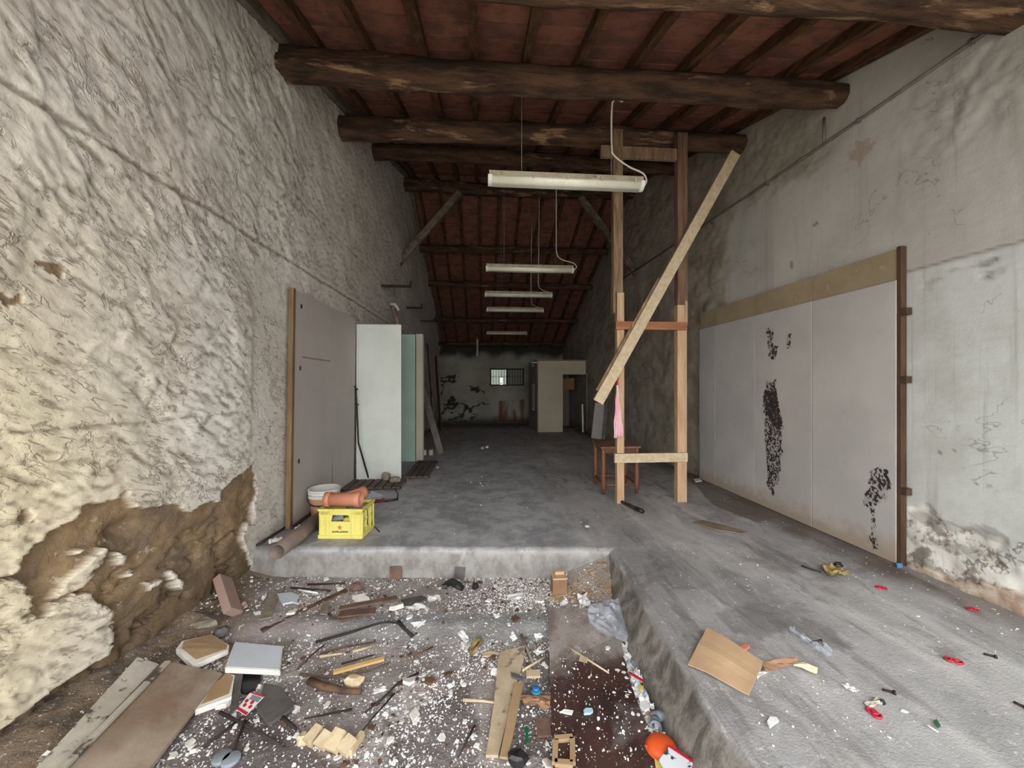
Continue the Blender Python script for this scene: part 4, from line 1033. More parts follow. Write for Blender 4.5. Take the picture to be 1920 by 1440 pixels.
sw.box((bx0 - .032, 13.25, .86), (.012, .53, .03)); sw.box((bx0 - .032, 13.25, 1.74), (.012, .53, .03))
wn = sw.build('side_window', M_WPL, bo); MB().box((bx0 - .028, 13.25, 1.3), (.004, .5, .86)).build('pane', M_SLATE, wn)
MB().box((bxd + .35, 13.4, 1.75), (.5, .35, .4)).build('wall_box', mat('brown_box', (146, 108, 72)), bo)
MB().box((bx0 - .12, yb0 + .05, btp - .05), (.18, .06, .03)).build('lamp_arm', M_WPL, bo); MB().box((bx0 - .16, yb0 + .1, btp - .14), (.1, .06, .1)).build('switch_box', M_BLK, bo)
tag(MB().bar(AY(1100, 806, 12.1) + V(0, 0, 0), AY(1100, 700, 12.15), .05, .05, (0, 1, 0)).build('grey_upright', M_STEEL), 'grey upright post standing at the booth doorway', 'post')
tag(MB().bar((AY(1093, 760, 12.2).x, 12.2, fz(12.2)), (AY(1092, 760, 12.25).x, 12.25, AY(1092, 758, 12.2).z), .06, .03, (0, 1, 0)).build('short_upright', M_WPL), 'short pale upright standing in the booth doorway', 'post')
tag(MB().bar(pl(1060, 806, .03), pl(1085, 803, .03), .08, .05).build('floor_rail', M_STEEL), 'pale rail lying on the floor at the booth doorway', 'rail')
for (ub, vb, ut, vt, w, m, lab, yo) in ((1121, 823, 1128, 757, .38, M_BOARD, 'grey door leaf leaning on the right wall behind the stool', .15), (1131, 824, 1141, 725, .06, M_STEEL, 'pale strip leaning next to the grey door leaf', .12),
                                      (1142, 824, 1149, 718, .06, M_WPL, 'second pale strip leaning nearest the left post of the prop frame', .1), (1133, 812, 1133, 690, .3, M_SLATE, 'dark board standing against the right wall behind the pale strips', .1)):
    p = pl(ub, vb, .005); q = AY(ut, vt, p.y + yo); tag(MB().bar(p, q, w, .035, (0, 1, 0)).build('leaning_board', m), lab, 'board')
tag(MB().tube([AY(895, 668, 15.2), AY(895, 648, 15.2), AY(895, 636, 15.2)], [.05, .03, .05], 8).build('pendant_fitting', M_WPL, smooth=True), 'small white pendant fitting hanging in front of the end wall', 'pendant')
# window
wi = bpy.data.objects.new('window_1', None); COL.objects.link(wi); wi.location = (W0.x, YB, W1.z); ORG[wi.name] = Vector(wi.location); wi['kind'] = 'structure'; wi['label'] = 'small barred window in the end wall'
fx = (W0.x + W1.x) / 2; fzc = (W0.z + W1.z) / 2; ww = W1.x - W0.x; wh = W0.z - W1.z
b = MB()
for (c_, s_) in (((fx, YB, W0.z), (ww + .08, .1, .05)), ((fx, YB, W1.z), (ww + .08, .1, .05)), ((W0.x, YB, fzc), (.05, .1, wh)), ((W1.x, YB, fzc), (.05, .1, wh)), ((fx, YB, fzc), (.06, .08, wh))): b.box(c_, s_)
b.build('window_frame', M_IRON, wi)
for k in range(1, 12):
    if k == 6: continue
    x = W0.x + ww * k / 12; MB().box((x, YB + .03, fzc), (.018, .018, wh)).build('bar', M_IRON, wi)
MB().box((fx, YB + .03, fzc + .02), (ww, .016, .018)).build('bar', M_IRON, wi)
t = NT('grimy_glass'); t.b.inputs['Transmission Weight'].default_value = .75
M_GLASS = t.fin(lin((104, 112, 100)), .45, .5)
t = NT('dark_grimy_glass'); t.b.inputs['Transmission Weight'].default_value = .3
M_GLASS2 = t.fin(lin((62, 64, 58)), .5, .5)
for k in range(2):
    x = W0.x + ww * (.25 + .5 * k)
    if k == 0:
        MB().box((x - ww * .09, YB + .06, fzc), (ww * .28, .006, wh)).build('pane', M_GLASS, wi); MB().box((x + ww * .18, YB + .06, fzc), (ww * .13, .006, wh)).build('pane', M_GLASS, wi)
        MB().box((x + ww * .083, YB + .06, fzc + wh * .22), (ww * .07, .006, wh * .55)).build('pane', M_GLASS, wi)
    else: MB().box((x, YB + .06, fzc), (ww * .48, .006, wh)).build('pane', M_GLASS2, wi)
# shrub outside the window
rb = random.Random(4); b = MB()
for k in range(420):
    p = V(rb.uniform(W0.x - 1.2, W1.x + 1.2), rb.uniform(16.9, 18.2), rb.uniform(.2, 3.4)); R = Matrix.Rotation(rb.uniform(0, 6.3), 3, 'Z') @ Matrix.Rotation(rb.uniform(-1, 1), 3, 'X')
    k0 = len(b.v)
    for (lx, ly) in ((-.09, 0), (0, -.04), (.1, 0), (0, .04)): b.v.append(p + R @ V(lx * 1.6, ly * 1.6, 0))
    b.f.append((k0, k0 + 1, k0 + 2, k0 + 3))
sh = thing('shrub', 'green shrub seen through the barred window', 'shrub', (fx, 17.5, -.1))
o = b.build('foliage', mat('leaf_green', (110, 140, 70), (80, 112, 50), 3, .7), sh); o['kind'] = 'stuff'
MB().tube([(fx, 17.5, -.1), (fx + .05, 17.5, 1.0), (fx - .1, 17.6, 2.2)], [.05, .04, .02], 8).build('stem', M_STICK, sh, True)
gb = MB().slab([V(-8, 16.3, -.1), V(9, 16.3, -.1), V(9, 26, -.1), V(-8, 26, -.1)], .1).build('ground_rear', gm); struct(gb)
# ------------------------------------------------------------------ rubbish in the pit
flat('wide_board', 'wide grey stained board lying by the left wall in the near corner', 'board', [(316, 1240), (417, 1262), (280, 1440), (185, 1562), (15, 1545), (117, 1440)], pit, .018, M_PLANKG, [.05, .03, .03, .03, .05, .05])
flat('spotted_board', 'narrow white board with dark spots lying along the left wall foot', 'board', [(258, 1232), (298, 1245), (110, 1440), (10, 1545), (-45, 1530), (67, 1440)], pit, .018, M_PLANKP, [.06, .05, .05, .05, .06, .06])
lath('thin_strip', 'thin pale wooden strip lying between the two near left boards', 'strip', (314, 1241), (110, 1448), pit, .03, .015, M_PLANKP, lift=.075)
def plaster_slab(label, pix, lift, top, th=.03, skin=None):
    pts = [pit(u, v_, th + l) for (u, v_), l in zip(pix, lift if isinstance(lift, list) else [lift] * len(pix))]
    c_ = sum(pts, V(0, 0, 0)) / len(pts)
    r = thing('plasterboard_piece', label, 'plasterboard', V(c_.x, c_.y, min(p.z for p in pts) - th), 'broken plasterboard pieces')
    MB().slab(pts, th).build('core', M_GYPS, r)
    inner = [c_ + (p - c_) * k + V(0, 0, .0025) for p, k in zip(pts, skin or [.97] * len(pts))]
    MB().slab(inner, .003).build('paper_face', top, r)
plaster_slab('broken plasterboard piece with brown paper back near the left wall foot', [(330, 1217), (341, 1202), (397, 1189), (430, 1210), (428, 1218), (361, 1248)], [.03] * 6, M_KRAFT, skin=[.8, .9, .98, .93, .9, .7])
plaster_slab('broken plasterboard piece with torn brown paper under the pale grey piece', [(402, 1282), (425, 1262), (440, 1266), (434, 1306), (366, 1331)], [.01] * 5, M_KRAFT, skin=[.95, .95, .9, .75, .8])
plaster_slab('clean pale grey plasterboard square on top of the rubbish', [(440, 1204), (530, 1212), (525, 1257), (422, 1252)], [.05, .035, .035, .05], M_GREYF, skin=[.99, .99, .96, .93])
flat('slate_tile', 'dark grey slate tile lying below the pale plasterboard square', 'tile', [(495, 1281), (527, 1286), (552, 1325), (504, 1356), (482, 1327)], pit, .018, M_SLATE, .012)
flat('grey_strip', 'grey flat strip sticking out below the pale plasterboard square', 'strip', [(442, 1258), (456, 1261), (446, 1326), (430, 1338)], pit, .008, M_SLATE, [.035, .035, .02, .02])
flat('black_disc_piece', 'black half round lid piece under the pale plasterboard square', 'lid', [(456, 1262), (488, 1263), (489, 1275), (478, 1290), (462, 1299), (453, 1297)], pit, .012, M_BLK, .008)
le = thing('leaflet', 'red and white printed leaflet beside the slate tile', 'leaflet', pit(470, 1320))
lq = [(470, 1297), (496, 1305), (461, 1341), (444, 1330)]
MB().slab([pit(u, v_, .042) for u, v_ in lq], .004).build('sheet', M_PAPER, le)
def lq_pt(s_, t_, h=.0432):
    A, B, C_, D = [V(u, v_, 0) for u, v_ in lq]; q = (A * (1 - s_) + B * s_) * (1 - t_) + (D * (1 - s_) + C_ * s_) * t_
    return pit(q.x, q.y, h)
MB().slab([lq_pt(0, .86), lq_pt(1, .86), lq_pt(1, 1), lq_pt(0, 1)], .001).build('red_band', M_RED, le); MB().slab([lq_pt(0, .0), lq_pt(1, .0), lq_pt(1, .06), lq_pt(0, .06)], .001).build('red_band', M_RED, le)
MB().slab([lq_pt(.25, .1), lq_pt(.95, .1), lq_pt(.95, .34), lq_pt(.25, .34)], .001).build('picture', M_GPVC, le)
for (s_, t_) in ((.2, .45), (.62, .42), (.3, .66), (.75, .62)): MB().slab([lq_pt(s_ + .13 * math.cos(a), t_ + .10 * math.sin(a)) for a in np.linspace(0, 5.6, 9)], .001).build('print', M_RED, le)
# leaning brick
p, q = pit(438, 1149, .03), AY(417, 1085, 3.16)
tag(MB().bar(p, q, .13, .06, (1, 0, .4)).build('brick', M_BRICK, bevel=.004), 'reddish brick leaning against the left wall beside the step', 'brick')
chunk('red_chip', 'small red brick chip at the foot of the leaning brick', 'rubble', pit(457, 1138), (.05, .05, .04), M_BRICK, 21)
chunk('stone', 'dark stone by the left wall above the brown plasterboard', 'rubble', pit(414, 1192), (.10, .08, .06), M_SLATE, 22)
chunk('stone', 'flat pale stone between the brick and the brown plasterboard', 'rubble', pit(385, 1180), (.16, .10, .05), M_CONLUMP, 23)
# long sticks and laths
lath('long_lath', 'long brown lath lying across the back of the pit', 'lath', (490, 1182), (650, 1106), pit, .045, .012, M_STICK)
lath('pale_lath', 'dusty pale lath lying left of the long brown lath', 'lath', (497, 1160), (516, 1110), pit, .075, .01, M_CONLUMP)
stick('dark_branch', 'dark curved branch lying on the grey concrete strip', 'branch', [(592, 1204), (657, 1185), (700, 1172), (725, 1166), (750, 1169), (772, 1195)], pit, .009, M_DSTICK)
stick('dark_branch', 'short dark forked branch at the right end of the curved branch', 'branch', [(746, 1165), (760, 1180), (775, 1192)], pit, .012, M_DSTICK)
lath('bark_strip', 'reddish bark strip in the middle of the stick heap', 'bark', (636, 1141), (745, 1121), pit, .05, .015, M_BARK, lift=.02)
lath('bark_board', 'short brown board piece under the bark strip', 'board', (636, 1153), (704, 1146), pit, .075, .02, M_BARK)
stick('curved_stick', 'curved brown stick looping around the short board piece', 'stick', [(615, 1151), (625, 1160), (640, 1164), (672, 1157), (703, 1145)], pit, .008, M_STICK)
lath('yellow_lath', 'clean yellow wooden lath in the middle of the pit', 'lath', (625, 1261), (720, 1235), pit, .028, .014, mat('yellow_lath_wood', (224, 190, 130), (208, 170, 108), 8, .7), lift=.012)
stick('red_stick', 'thin dark red stick curving below the yellow lath', 'stick', [(562, 1265), (620, 1270), (695, 1257), (732, 1242)], pit, .007, M_BARK)
stick('thick_branch', 'thick curved brown branch below the yellow lath', 'branch', [(580, 1276), (607, 1287), (642, 1295), (677, 1297)], pit, .021, M_STICK, n=10)
chunk('wood_knot', 'pale broken wood knot on the thick branch', 'wood', pit(664, 1284, .02), (.12, .07, .05), M_PALE, 31)
TW = ['thin brown twig left of the yellow lath', 'short pale splinter above the left end of the yellow lath', 'short pale splinter above the middle of the yellow lath', 'dark stick running from the leaflet towards the splintered wood block', 'thin dark stick crossing below the leaflet', 'short dark stick below the slate tile', 'dark stick below the leaflet pointing to the grey discs', 'long dark crooked twig right of the splintered wood block', 'upper dark slat lying at the foot of the step on the left', 'lower dark slat lying near the foot of the step on the left', 'white strip lying beside the dark slats at the step', 'small forked root twig below the curved dark branch', 'long thin brown twig above the yellow lath', 'thin dark twig just above the yellow lath', 'thin dark twig below the thick curved branch', 'pale stick pointing at the long pale plank', 'grey stick above the tan wood piece beside the pale plank', 'pale splinter leaning towards the brown board by the tan wood piece', 'very thin dark twig left of the long pale plank near the bottom', 'very thin long dark twig above the splintered wood block']
for i, (pix, r, m_) in enumerate(((((557, 1255), (582, 1230), (607, 1210)), .006, M_STICK), (((600, 1231), (642, 1225)), .009, M_PALE), (((662, 1222), (697, 1212)), .009, M_PALE),
        (((412, 1335), (470, 1365), (532, 1400)), .009, M_DSTICK), (((382, 1400), (415, 1375), (447, 1350)), .008, M_DSTICK), (((530, 1345), (555, 1367)), .010, M_DSTICK), (((460, 1352), (432, 1420)), .009, M_DSTICK),
        (((785, 1262), (747, 1280), (715, 1312), (685, 1336)), .007, M_DSTICK), (((577, 1096), (647, 1094)), .009, M_DSTICK), (((545, 1102), (620, 1107)), .009, M_DSTICK), (((560, 1106), (596, 1112)), .010, M_PAPER),
        (((777, 1232), (795, 1222), (812, 1212)), .008, M_STICK), (((600, 1225), (650, 1213), (705, 1203)), .006, M_STICK), (((640, 1245), (700, 1228)), .006, M_DSTICK), (((660, 1330), (570, 1348)), .006, M_DSTICK),
        (((868, 1313), (905, 1314), (949, 1321)), .009, M_PALE), (((977, 1191), (988, 1215), (999, 1243)), .012, M_CONLUMP), (((979, 1258), (1021, 1232)), .009, M_PALE), (((890, 1360), (860, 1420)), .005, M_DSTICK), (((740, 1300), (700, 1345), (660, 1395)), .005, M_DSTICK))):
    stick('twig', TW[i], 'twig', pix, pit, r, m_, group='loose twigs in the pit')
chunk('rust_chunk', 'rust brown wood chunk at the top end of the long lath', 'wood', pit(668, 1107), (.13, .07, .06), M_BARK, 33)
p = pit(735, 1100); e = edge_y(p.x) - .03
tag(MB().bar((p.x, e - .02, .05), (p.x, e + .0, .15), .10, .015, (0, 1, 0)).build('small_board', M_BARK), 'small brown board propped against the concrete step', 'board')
flat('grey_card', 'small grey card strip across the long brown lath', 'card', [(604, 1126), (618, 1128), (614, 1152), (600, 1150)], pit, .006, M_CONLUMP, .025)
flat('white_foam_piece', 'large pale torn foam sheet near the left end of the step', 'foam', [(520, 1113), (545, 1110), (562, 1116), (556, 1126), (560, 1131), (548, 1128), (530, 1132), (525, 1124)], pit, .012, M_GREYF, .012)
flat('grey_sheet', 'grey torn sheet by the step right of the small brown board', 'sheet', [(752, 1124), (790, 1116), (802, 1122), (770, 1135), (756, 1136)], pit, .006, M_SLATE, .008)
# broken wood chunk near the bottom
wc = thing('broken_wood_block', 'splintered pale wood block near the bottom of the pit', 'wood', pit(620, 1400))
for (u0, v0, u1, v1, w, h0) in ((575, 1395, 600, 1362, .055, .045), (597, 1402, 617, 1372, .06, .05), (618, 1408, 640, 1368, .075, .06), (640, 1412, 662, 1382, .07, .045), (655, 1412, 680, 1375, .03, .03)):
    MB().bar(pit(u0, v0, .02), pit(u1, v1, h0), w, .035, (0, 0, 1), .8).build('splinter', M_PALE, wc)
chunk('wood_bit', 'crumbled pale wood bit left of the splintered block', 'wood', pit(568, 1392), (.07, .06, .04), M_PALE, 41)
for i, (u, v_) in enumerate(((416, 1424), (433, 1428))):
    p = pit(u, v_, .004); tag(MB().lathe([(.036, 0), (.04, .004), (.04, .016), (.034, .02)], p, 18).build('metal_disc', M_GPVC, smooth=True), 'left of two grey metal discs by the near left board' if i == 0 else 'right of two grey metal discs by the near left board', 'disc')
# things along the step
p = pit(850, 1097); bp = thing('black_plastic_scrap', 'crumpled black plastic scrap at the foot of the step', 'scrap', p)
MB().tube([pit(836, 1095, .02), pit(848, 1090, .05), pit(860, 1098, .03), pit(868, 1103, .02)], [.02, .03, .035, .025], 8, wob=.3).build('body', M_BLK, bp); MB().tube([pit(828, 1100, .02), pit(838, 1099, .02)], .02, 7, wob=.3).build('flap', M_BLK, bp)
chunk('black_lump', 'small black lump right of the black plastic scrap', 'scrap', pit(891, 1104), (.06, .04, .05), M_BLK, 44)
p = pit(860, 1094); e = edge_y(p.x) - .035
tag(MB().bar((p.x, e - .03, .06), (p.x + .01, e, .15), .09, .004, (0, 1, 0)).build('grey_photo', M_SLATE), 'grey square card propped on the black plastic scrap', 'card')
cbx = thing('small_carton', 'small torn cardboard carton near the step corner', 'carton', pit(1049, 1117))
c0 = pit(1036, 1115); c1 = pit(1064, 1116); d = (c1 - c0); w_ = d.length; yc = (c0.y + c1.y) / 2
MB().box(((c0.x + c1.x) / 2, yc + .05, c0.z + .06), (w_, .10, .12)).build('body', M_CARDD, cbx, bevel=.006); MB().box(((c0.x + c1.x) / 2, yc + .045, c0.z + .125), (w_ * .95, .085, .012)).build('lid', M_CARD, cbx); MB().box(((c0.x + c1.x) / 2 + .01, yc + .08, c0.z + .14), (w_ * .6, .03, .03)).build('flap', M_CARD, cbx)
# brown board on the right of the pit
flat('brown_board', 'large dark brown water stained board lying along the walkway wall', 'board', [(1028, 1141), (1160, 1140), (1162, 1190), (1178, 1268), (1204, 1340), (1221, 1375), (1232, 1440), (1240, 1530), (1042, 1530), (1038, 1440), (1034, 1345), (1031, 1251)], pit, .02, M_WETB, .012)
crumple('clear_film', 'crumpled clear plastic film over the top end of the brown board', 'film', [(1102, 1140), (1172, 1128), (1182, 1207), (1108, 1190)], pit, .05, M_FILM, 51, n=12, h=.04)
stick('board_stick', 'thin pale stick lying across the brown board', 'stick', [(1050, 1204), (1095, 1232), (1142, 1262)], pit, .007, M_PALE, lift=.034)
flat('paper_tag', 'little paper tag on the thin stick across the brown board', 'tag', [(1088, 1229), (1102, 1233), (1098, 1242), (1085, 1238)], pit, .003, M_PALE, .05)
flat('white_scrap_on_board', 'white scrap lying left of the pale blue soap', 'scrap', [(1051, 1334), (1058, 1329), (1075, 1332), (1072, 1339), (1060, 1337)], pit, .006, M_PAPER, .034)
flat('soap_piece', 'pale blue soap piece on the brown board', 'soap', [(1094, 1331), (1098, 1327), (1110, 1327), (1112, 1332), (1107, 1336), (1095, 1337)], pit, .012, M_LBLUE, .034)
to = thing('torn_carton', 'torn tan carton piece at the near end of the brown board', 'carton', pit(1055, 1420, .035))
for (a, b_) in (((1040, 1386), (1074, 1383)), ((1042, 1388), (1040, 1432)), ((1073, 1385), (1074, 1432)), ((1040, 1430), (1074, 1433))): MB().bar(pit(*a, .045), pit(*b_, .045), .025, .018).build('edge', M_KRAFT, to)
# pale boards
flat('pale_plank', 'long pale plank with torn end left of the brown board', 'plank', [(940, 1221), (985, 1210), (982, 1235), (966, 1290), (938, 1401), (934, 1416), (911, 1415), (926, 1318), (934, 1234)], pit, .014, M_PLANKP2 if 'M_PLANKP2' in globals() else mat('pale_dirty_plank', (196, 180, 154), (172, 154, 128), 5, .8, .2, 30, dirt=(120, 108, 96), dscale=8, dlo=.56, dhi=.64), .008)
flat('narrow_lath', 'narrower tan lath lying on the pale plank', 'lath', [(965, 1279), (982, 1279), (953, 1420), (937, 1418)], pit, .012, M_KRAFT, .024)
crumple('leather_scrap', 'crumpled brown cardboard scrap under the blue bottle cap', 'scrap', [(974, 1310), (1032, 1308), (1031, 1333), (985, 1326)], pit, .03, M_CARDD, 61, h=.02)
p = pit(1005, 1300, .012)
bcap = thing('blue_stopper', 'bright blue bottle cap on the brown cardboard scrap', 'cap', p)
MB().lathe([(.024, 0), (.027, .004), (.024, .014), (.022, .016)], p, 20).build('ring', mat('teal_plastic', (60, 150, 170), None, rough=.4), bcap, True); MB().lathe([(.018, .012), (.019, .03), (.016, .034)], p, 20).build('cap', M_BLUE, bcap, True)
flat('wood_label', 'small tan rectangular wood piece above the blue cap', 'wood', [(986, 1256), (1013, 1255), (1013, 1267), (987, 1268)], pit, .014, M_PALE, .006)
flat('dark_knife', 'dark grey blade like scrap on the pale plank', 'scrap', [(958, 1260), (972, 1264), (984, 1271), (976, 1273), (960, 1268)], pit, .012, M_SLATE, .024)
flat('dark_scrap', 'dark flat scrap on the pale plank left of the blue cap', 'scrap', [(957, 1301), (970, 1296), (986, 1298), (984, 1303), (962, 1305)], pit, .008, M_SLATE, .026)
flat('red_board_piece', 'reddish brown square board piece against the brown board edge', 'board', [(1004, 1347), (1032, 1345), (1034, 1378), (1008, 1380)], pit, .01, M_BARK, .008)
flat('green_shard', 'green glass shard left of the reddish board piece', 'shard', [(984, 1363), (990, 1361), (992, 1390), (987, 1393)], pit, .008, M_GRN, .008)
chunk('black_mesh_ball', 'black tangled lump at the bottom edge of the pit', 'scrap', pit(970, 1432), (.10, .08, .05), M_BLK, 63)
lf = thing('dry_leaf', 'crumpled dry brown leaf in the middle of the pit', 'leaf', pit(893, 1215))
sheet_mb([pit(879, 1220, .008), pit(899, 1194, .02), pit(907, 1206, .02), pit(886, 1232, .008)], 6, 6, .03, 65).build('blade', M_LEAF, lf, True); MB().tube([pit(882, 1228, .02), pit(902, 1196, .035)], .003, 5).build('midrib', M_STICK, lf, True)
flat('wood_chip', 'small tan wood chip right of the dry leaf', 'chip', [(905, 1224), (920, 1220), (938, 1224), (925, 1230), (906, 1229)], pit, .006, M_PALE)
WS = [((857, 1188), (866, 1180), (880, 1198), (869, 1204)), ((864, 1204), (877, 1202), (870, 1216), (864, 1212)), ((956, 1195), (961, 1183), (970, 1198), (960, 1204)), ((998, 1222), (1008, 1217), (1018, 1222), (1008, 1231)), ((925, 1154), (934, 1151), (939, 1157), (929, 1160)),
      ((700, 1292), (722, 1288), (725, 1296), (702, 1302)), ((838, 1286), (850, 1280), (855, 1288), (842, 1292)), ((770, 1168), (800, 1164), (785, 1178), (778, 1176)), ((1000, 1190), (1012, 1186), (1022, 1194), (1006, 1200)), ((475, 1148), (488, 1146), (490, 1152), (478, 1155)), ((490, 1122), (500, 1113), (498, 1123), (492, 1127)),
      ((628, 1102), (642, 1100), (648, 1106), (634, 1110)), ((960, 1233), (978, 1230), (982, 1236), (962, 1238)), ((1020, 1243), (1030, 1250), (1026, 1256), (1012, 1248)), ((758, 1135), (790, 1132), (800, 1140), (765, 1143)), ((800, 1122), (822, 1114), (826, 1122), (806, 1130)), ((950, 1118), (975, 1112), (985, 1120), (960, 1128))]
PSL = ['larger white paper scrap left of the dry leaf', 'lower white paper scrap touching the one left of the dry leaf', 'white paper scrap at the top end of the long pale plank', 'white paper scrap between the pale plank and the brown board', 'small white paper scrap on the grey concrete strip', 'white rectangular paper scrap right of the thick curved branch', 'white paper scrap in the open middle of the pit floor', 'white scrap at the right end of the curved dark branch', 'white paper scrap beside the top left corner of the brown board', 'white scrap near the pale lath by the brick', 'small curled white scrap right of the leaning brick', 'white scrap near the top end of the long brown lath', 'thin white scrap lying across the long pale plank', 'white scrap against the edge of the brown board below the top', 'pale scrap below the grey torn sheet by the step', 'pale scrap right of the grey torn sheet by the step', 'white scrap left of the small cardboard carton']
for i, q in enumerate(WS): crumple('paper_scrap', PSL[i], 'paper', q, pit, .014, M_PAPER, 70 + i, 'white paper scraps in the pit', n=4, h=.006)
crumple('crumpled_wrapper', 'crumpled white wrapper below the small carton', 'wrapper', [(1082, 1120), (1100, 1116), (1108, 1136), (1088, 1138)], pit, .035, M_PAPER, 90, h=.006)
crumple('crumpled_wrapper', 'pale crumpled wrapper lying left of the brown board top', 'wrapper', [(1048, 1132), (1062, 1124), (1066, 1130), (1052, 1140)], pit, .02, M_PAPER, 91, h=.006)
# gutter between board and walkway wall
GT = [((1164, 1214), (1184, 1211), (1193, 1234), (1172, 1238), M_PAPER, 'white paper sheet at the top of the gutter beside the brown board'), ((1172, 1240), (1196, 1238), (1214, 1272), (1188, 1268), M_FILM, 'clear crumpled film in the gutter below the white paper'),
      ((1178, 1262), (1196, 1262), (1208, 1280), (1186, 1282), M_PAPER, 'white crumpled wrapper in the gutter beside the red strip'), ((1190, 1290), (1206, 1286), (1218, 1312), (1200, 1316), M_GREYF, 'pale grey crumpled bag in the middle of the gutter'),
      ((1196, 1312), (1216, 1308), (1228, 1330), (1206, 1330), M_PAPER, 'white torn paper in the gutter above the grey elbow')]
for i, (a, b_, c_, d_, m_, lab) in enumerate(GT): crumple('gutter_rubbish', lab, 'rubbish', [a, b_, c_, d_], pit, .035, m_, 100 + i, h=.02, n=8)
lath('red_strip', 'thin red plastic strip in the gutter', 'strip', (1179, 1261), (1207, 1277), pit, .012, .008, M_RED, lift=.05)
flat('yellow_scrap', 'small yellow scrap in the gutter', 'scrap', [(1196, 1287), (1203, 1284), (1205, 1290), (1199, 1293)], pit, .006, mat('yellow_scrap', (214, 190, 60)), .05)
flat('orange_chip', 'orange brown tile chip above the grey pipe elbow', 'chip', [(1206, 1330), (1219, 1328), (1221, 1338), (1210, 1340)], pit, .012, M_BRICK, .02)
chunk('dark_shard', 'dark green shard in the gutter', 'shard', pit(1219, 1300, .01), (.025, .05, .02), M_SLATE, 110)
el = thing('pipe_elbow', 'grey plastic pipe elbow in the gutter', 'fitting', pit(1232, 1350))
a, b_, c_ = pit(1229, 1364, .035), pit(1228, 1345, .035), pit(1243, 1340, .035)
MB().pipe(b_, a, .024, .004, 16).build('barrel', M_GPVC, el, True); MB().pipe(b_, c_, .024, .004, 16).build('branch', M_GPVC, el, True); MB().pipe(a + (b_ - a) * .25, a - (b_ - a) * .05, .03, .005, 16).build('collar', M_GPVC, el, True); MB().lathe([(.008, -.024), (.02, -.018), (.026, 0), (.02, .018), (.008, .024)], b_, 14).build('corner', M_GPVC, el, True)
ocp = thing('orange_float', 'round orange rubber cap in the gutter near the bottom', 'cap', pit(1240, 1405, .0))
p = pit(1241, 1408, .02); MB().lathe([(.066, 0), (.07, .01), (.066, .03), (.045, .045), (.01, .05)], p, 22).build('dome', M_ORANGE, ocp, True); MB().lathe([(.066, 0), (.076, .002), (.076, .012), (.066, .014)], p, 22).build('rim', M_ORANGE, ocp, True)
flat('yellow_leaflet', 'yellow folded leaflet under the printed booklet', 'leaflet', [(1227, 1422), (1240, 1430), (1250, 1470), (1235, 1475)], pit, .004, mat('yellow_leaflet', (224, 206, 120)), .05)
bkl = thing('booklet', 'white printed booklet with a red edge at the bottom of the gutter', 'booklet', pit(1265, 1430))
bq = [(1236, 1424), (1254, 1401), (1299, 1430), (1290, 1475), (1262, 1470)]
MB().slab([pit(u, v_, .085) for u, v_ in bq], .008).build('cover', M_PRINT2, bkl); MB().bar(pit(1254, 1400, .083), pit(1300, 1430, .083), .012, .012).build('spine', M_RED, bkl)
# ------------------------------------------------------------------ things on the walkway
cbd = thing('cardboard_sheet', 'folded brown cardboard sheet lying on the walkway', 'cardboard', pl(1360, 1240))
cq = [pl(1326, 1178, .03), pl(1432, 1240, .03), pl(1404, 1302, .012), pl(1290, 1247, .012)]
b = MB(); nu = 10
for j in range(7):
    for i in range(nu + 1):
        s_, t_ = i / nu, j / 6
        p = (cq[0] * (1 - s_) + cq[1] * s_) * (1 - t_) + (cq[3] * (1 - s_) + cq[2] * s_) * t_
        b.v.append(p + V(0, 0, .004 * math.exp(-((t_ - .48) / .10) ** 2) + .006 * math.sin(s_ * 5)))
for j in range(6):
    for i in range(nu): k = j * (nu + 1) + i; b.f.append((k, k + 1, k + nu + 2, k + nu + 1))
o = b.build('sheet', M_CARD, cbd); sd = o.modifiers.new('thickness', 'SOLIDIFY'); sd.thickness = .005
o = sheet_mb([pl(1428, 1246, .02), pl(1490, 1232, .05), pl(1500, 1244, .03), pl(1436, 1262, .012)], 8, 3, .012, 120).build('flap', M_CARDD, cbd); o.modifiers.new('thickness', 'SOLIDIFY').thickness = .004
o = sheet_mb([pl(1488, 1248, .025), pl(1505, 1243, .03), pl(1533, 1254, .02), pl(1531, 1265, .008)], 6, 3, .008, 121).build('pale_end', mat('pale_card', (222, 206, 168), (208, 190, 150), 4, .8), cbd); o.modifiers.new('thickness', 'SOLIDIFY').thickness = .004
flat('orange_scrap', 'small orange scrap behind the cardboard sheet', 'scrap', [(1387, 1211), (1398, 1207), (1406, 1210), (1400, 1216), (1390, 1217)], pl, .014, mat('faded_orange', (206, 128, 100)))
crumple('clear_bag', 'twisted clear plastic bag on the walkway behind the cardboard', 'bag', [(1478, 1182), (1492, 1184), (1562, 1226), (1550, 1234)], pl, .045, M_FILM, 123, h=.006, n=10)
tag(MB().tube([pl(1524, 1204, .01), pl(1540, 1200, .03), pl(1543, 1208, .03), pl(1530, 1211, .01)], .006, 6).build('wire_loop', M_STEEL, smooth=True), 'small grey wire loop beside the clear plastic bag', 'wire')
crumple('white_crumple', 'crumpled white paper strip on the walkway below the cardboard tail', 'paper', [(1577, 1284), (1590, 1283), (1612, 1297), (1600, 1301)], pl, .02, M_PAPER, 124, n=5)
flat('white_chip', 'white angular plaster chip at the near edge of the walkway', 'plaster', [(1438, 1352), (1444, 1343), (1456, 1344), (1460, 1350), (1452, 1355), (1443, 1362)], pl, .01, M_PAPER)
crumple('torn_label', 'torn white label at the lower corner of the cardboard sheet', 'paper', [(1417, 1264), (1436, 1256), (1444, 1258), (1420, 1273)], pl, .012, M_PAPER, 125, n=4)
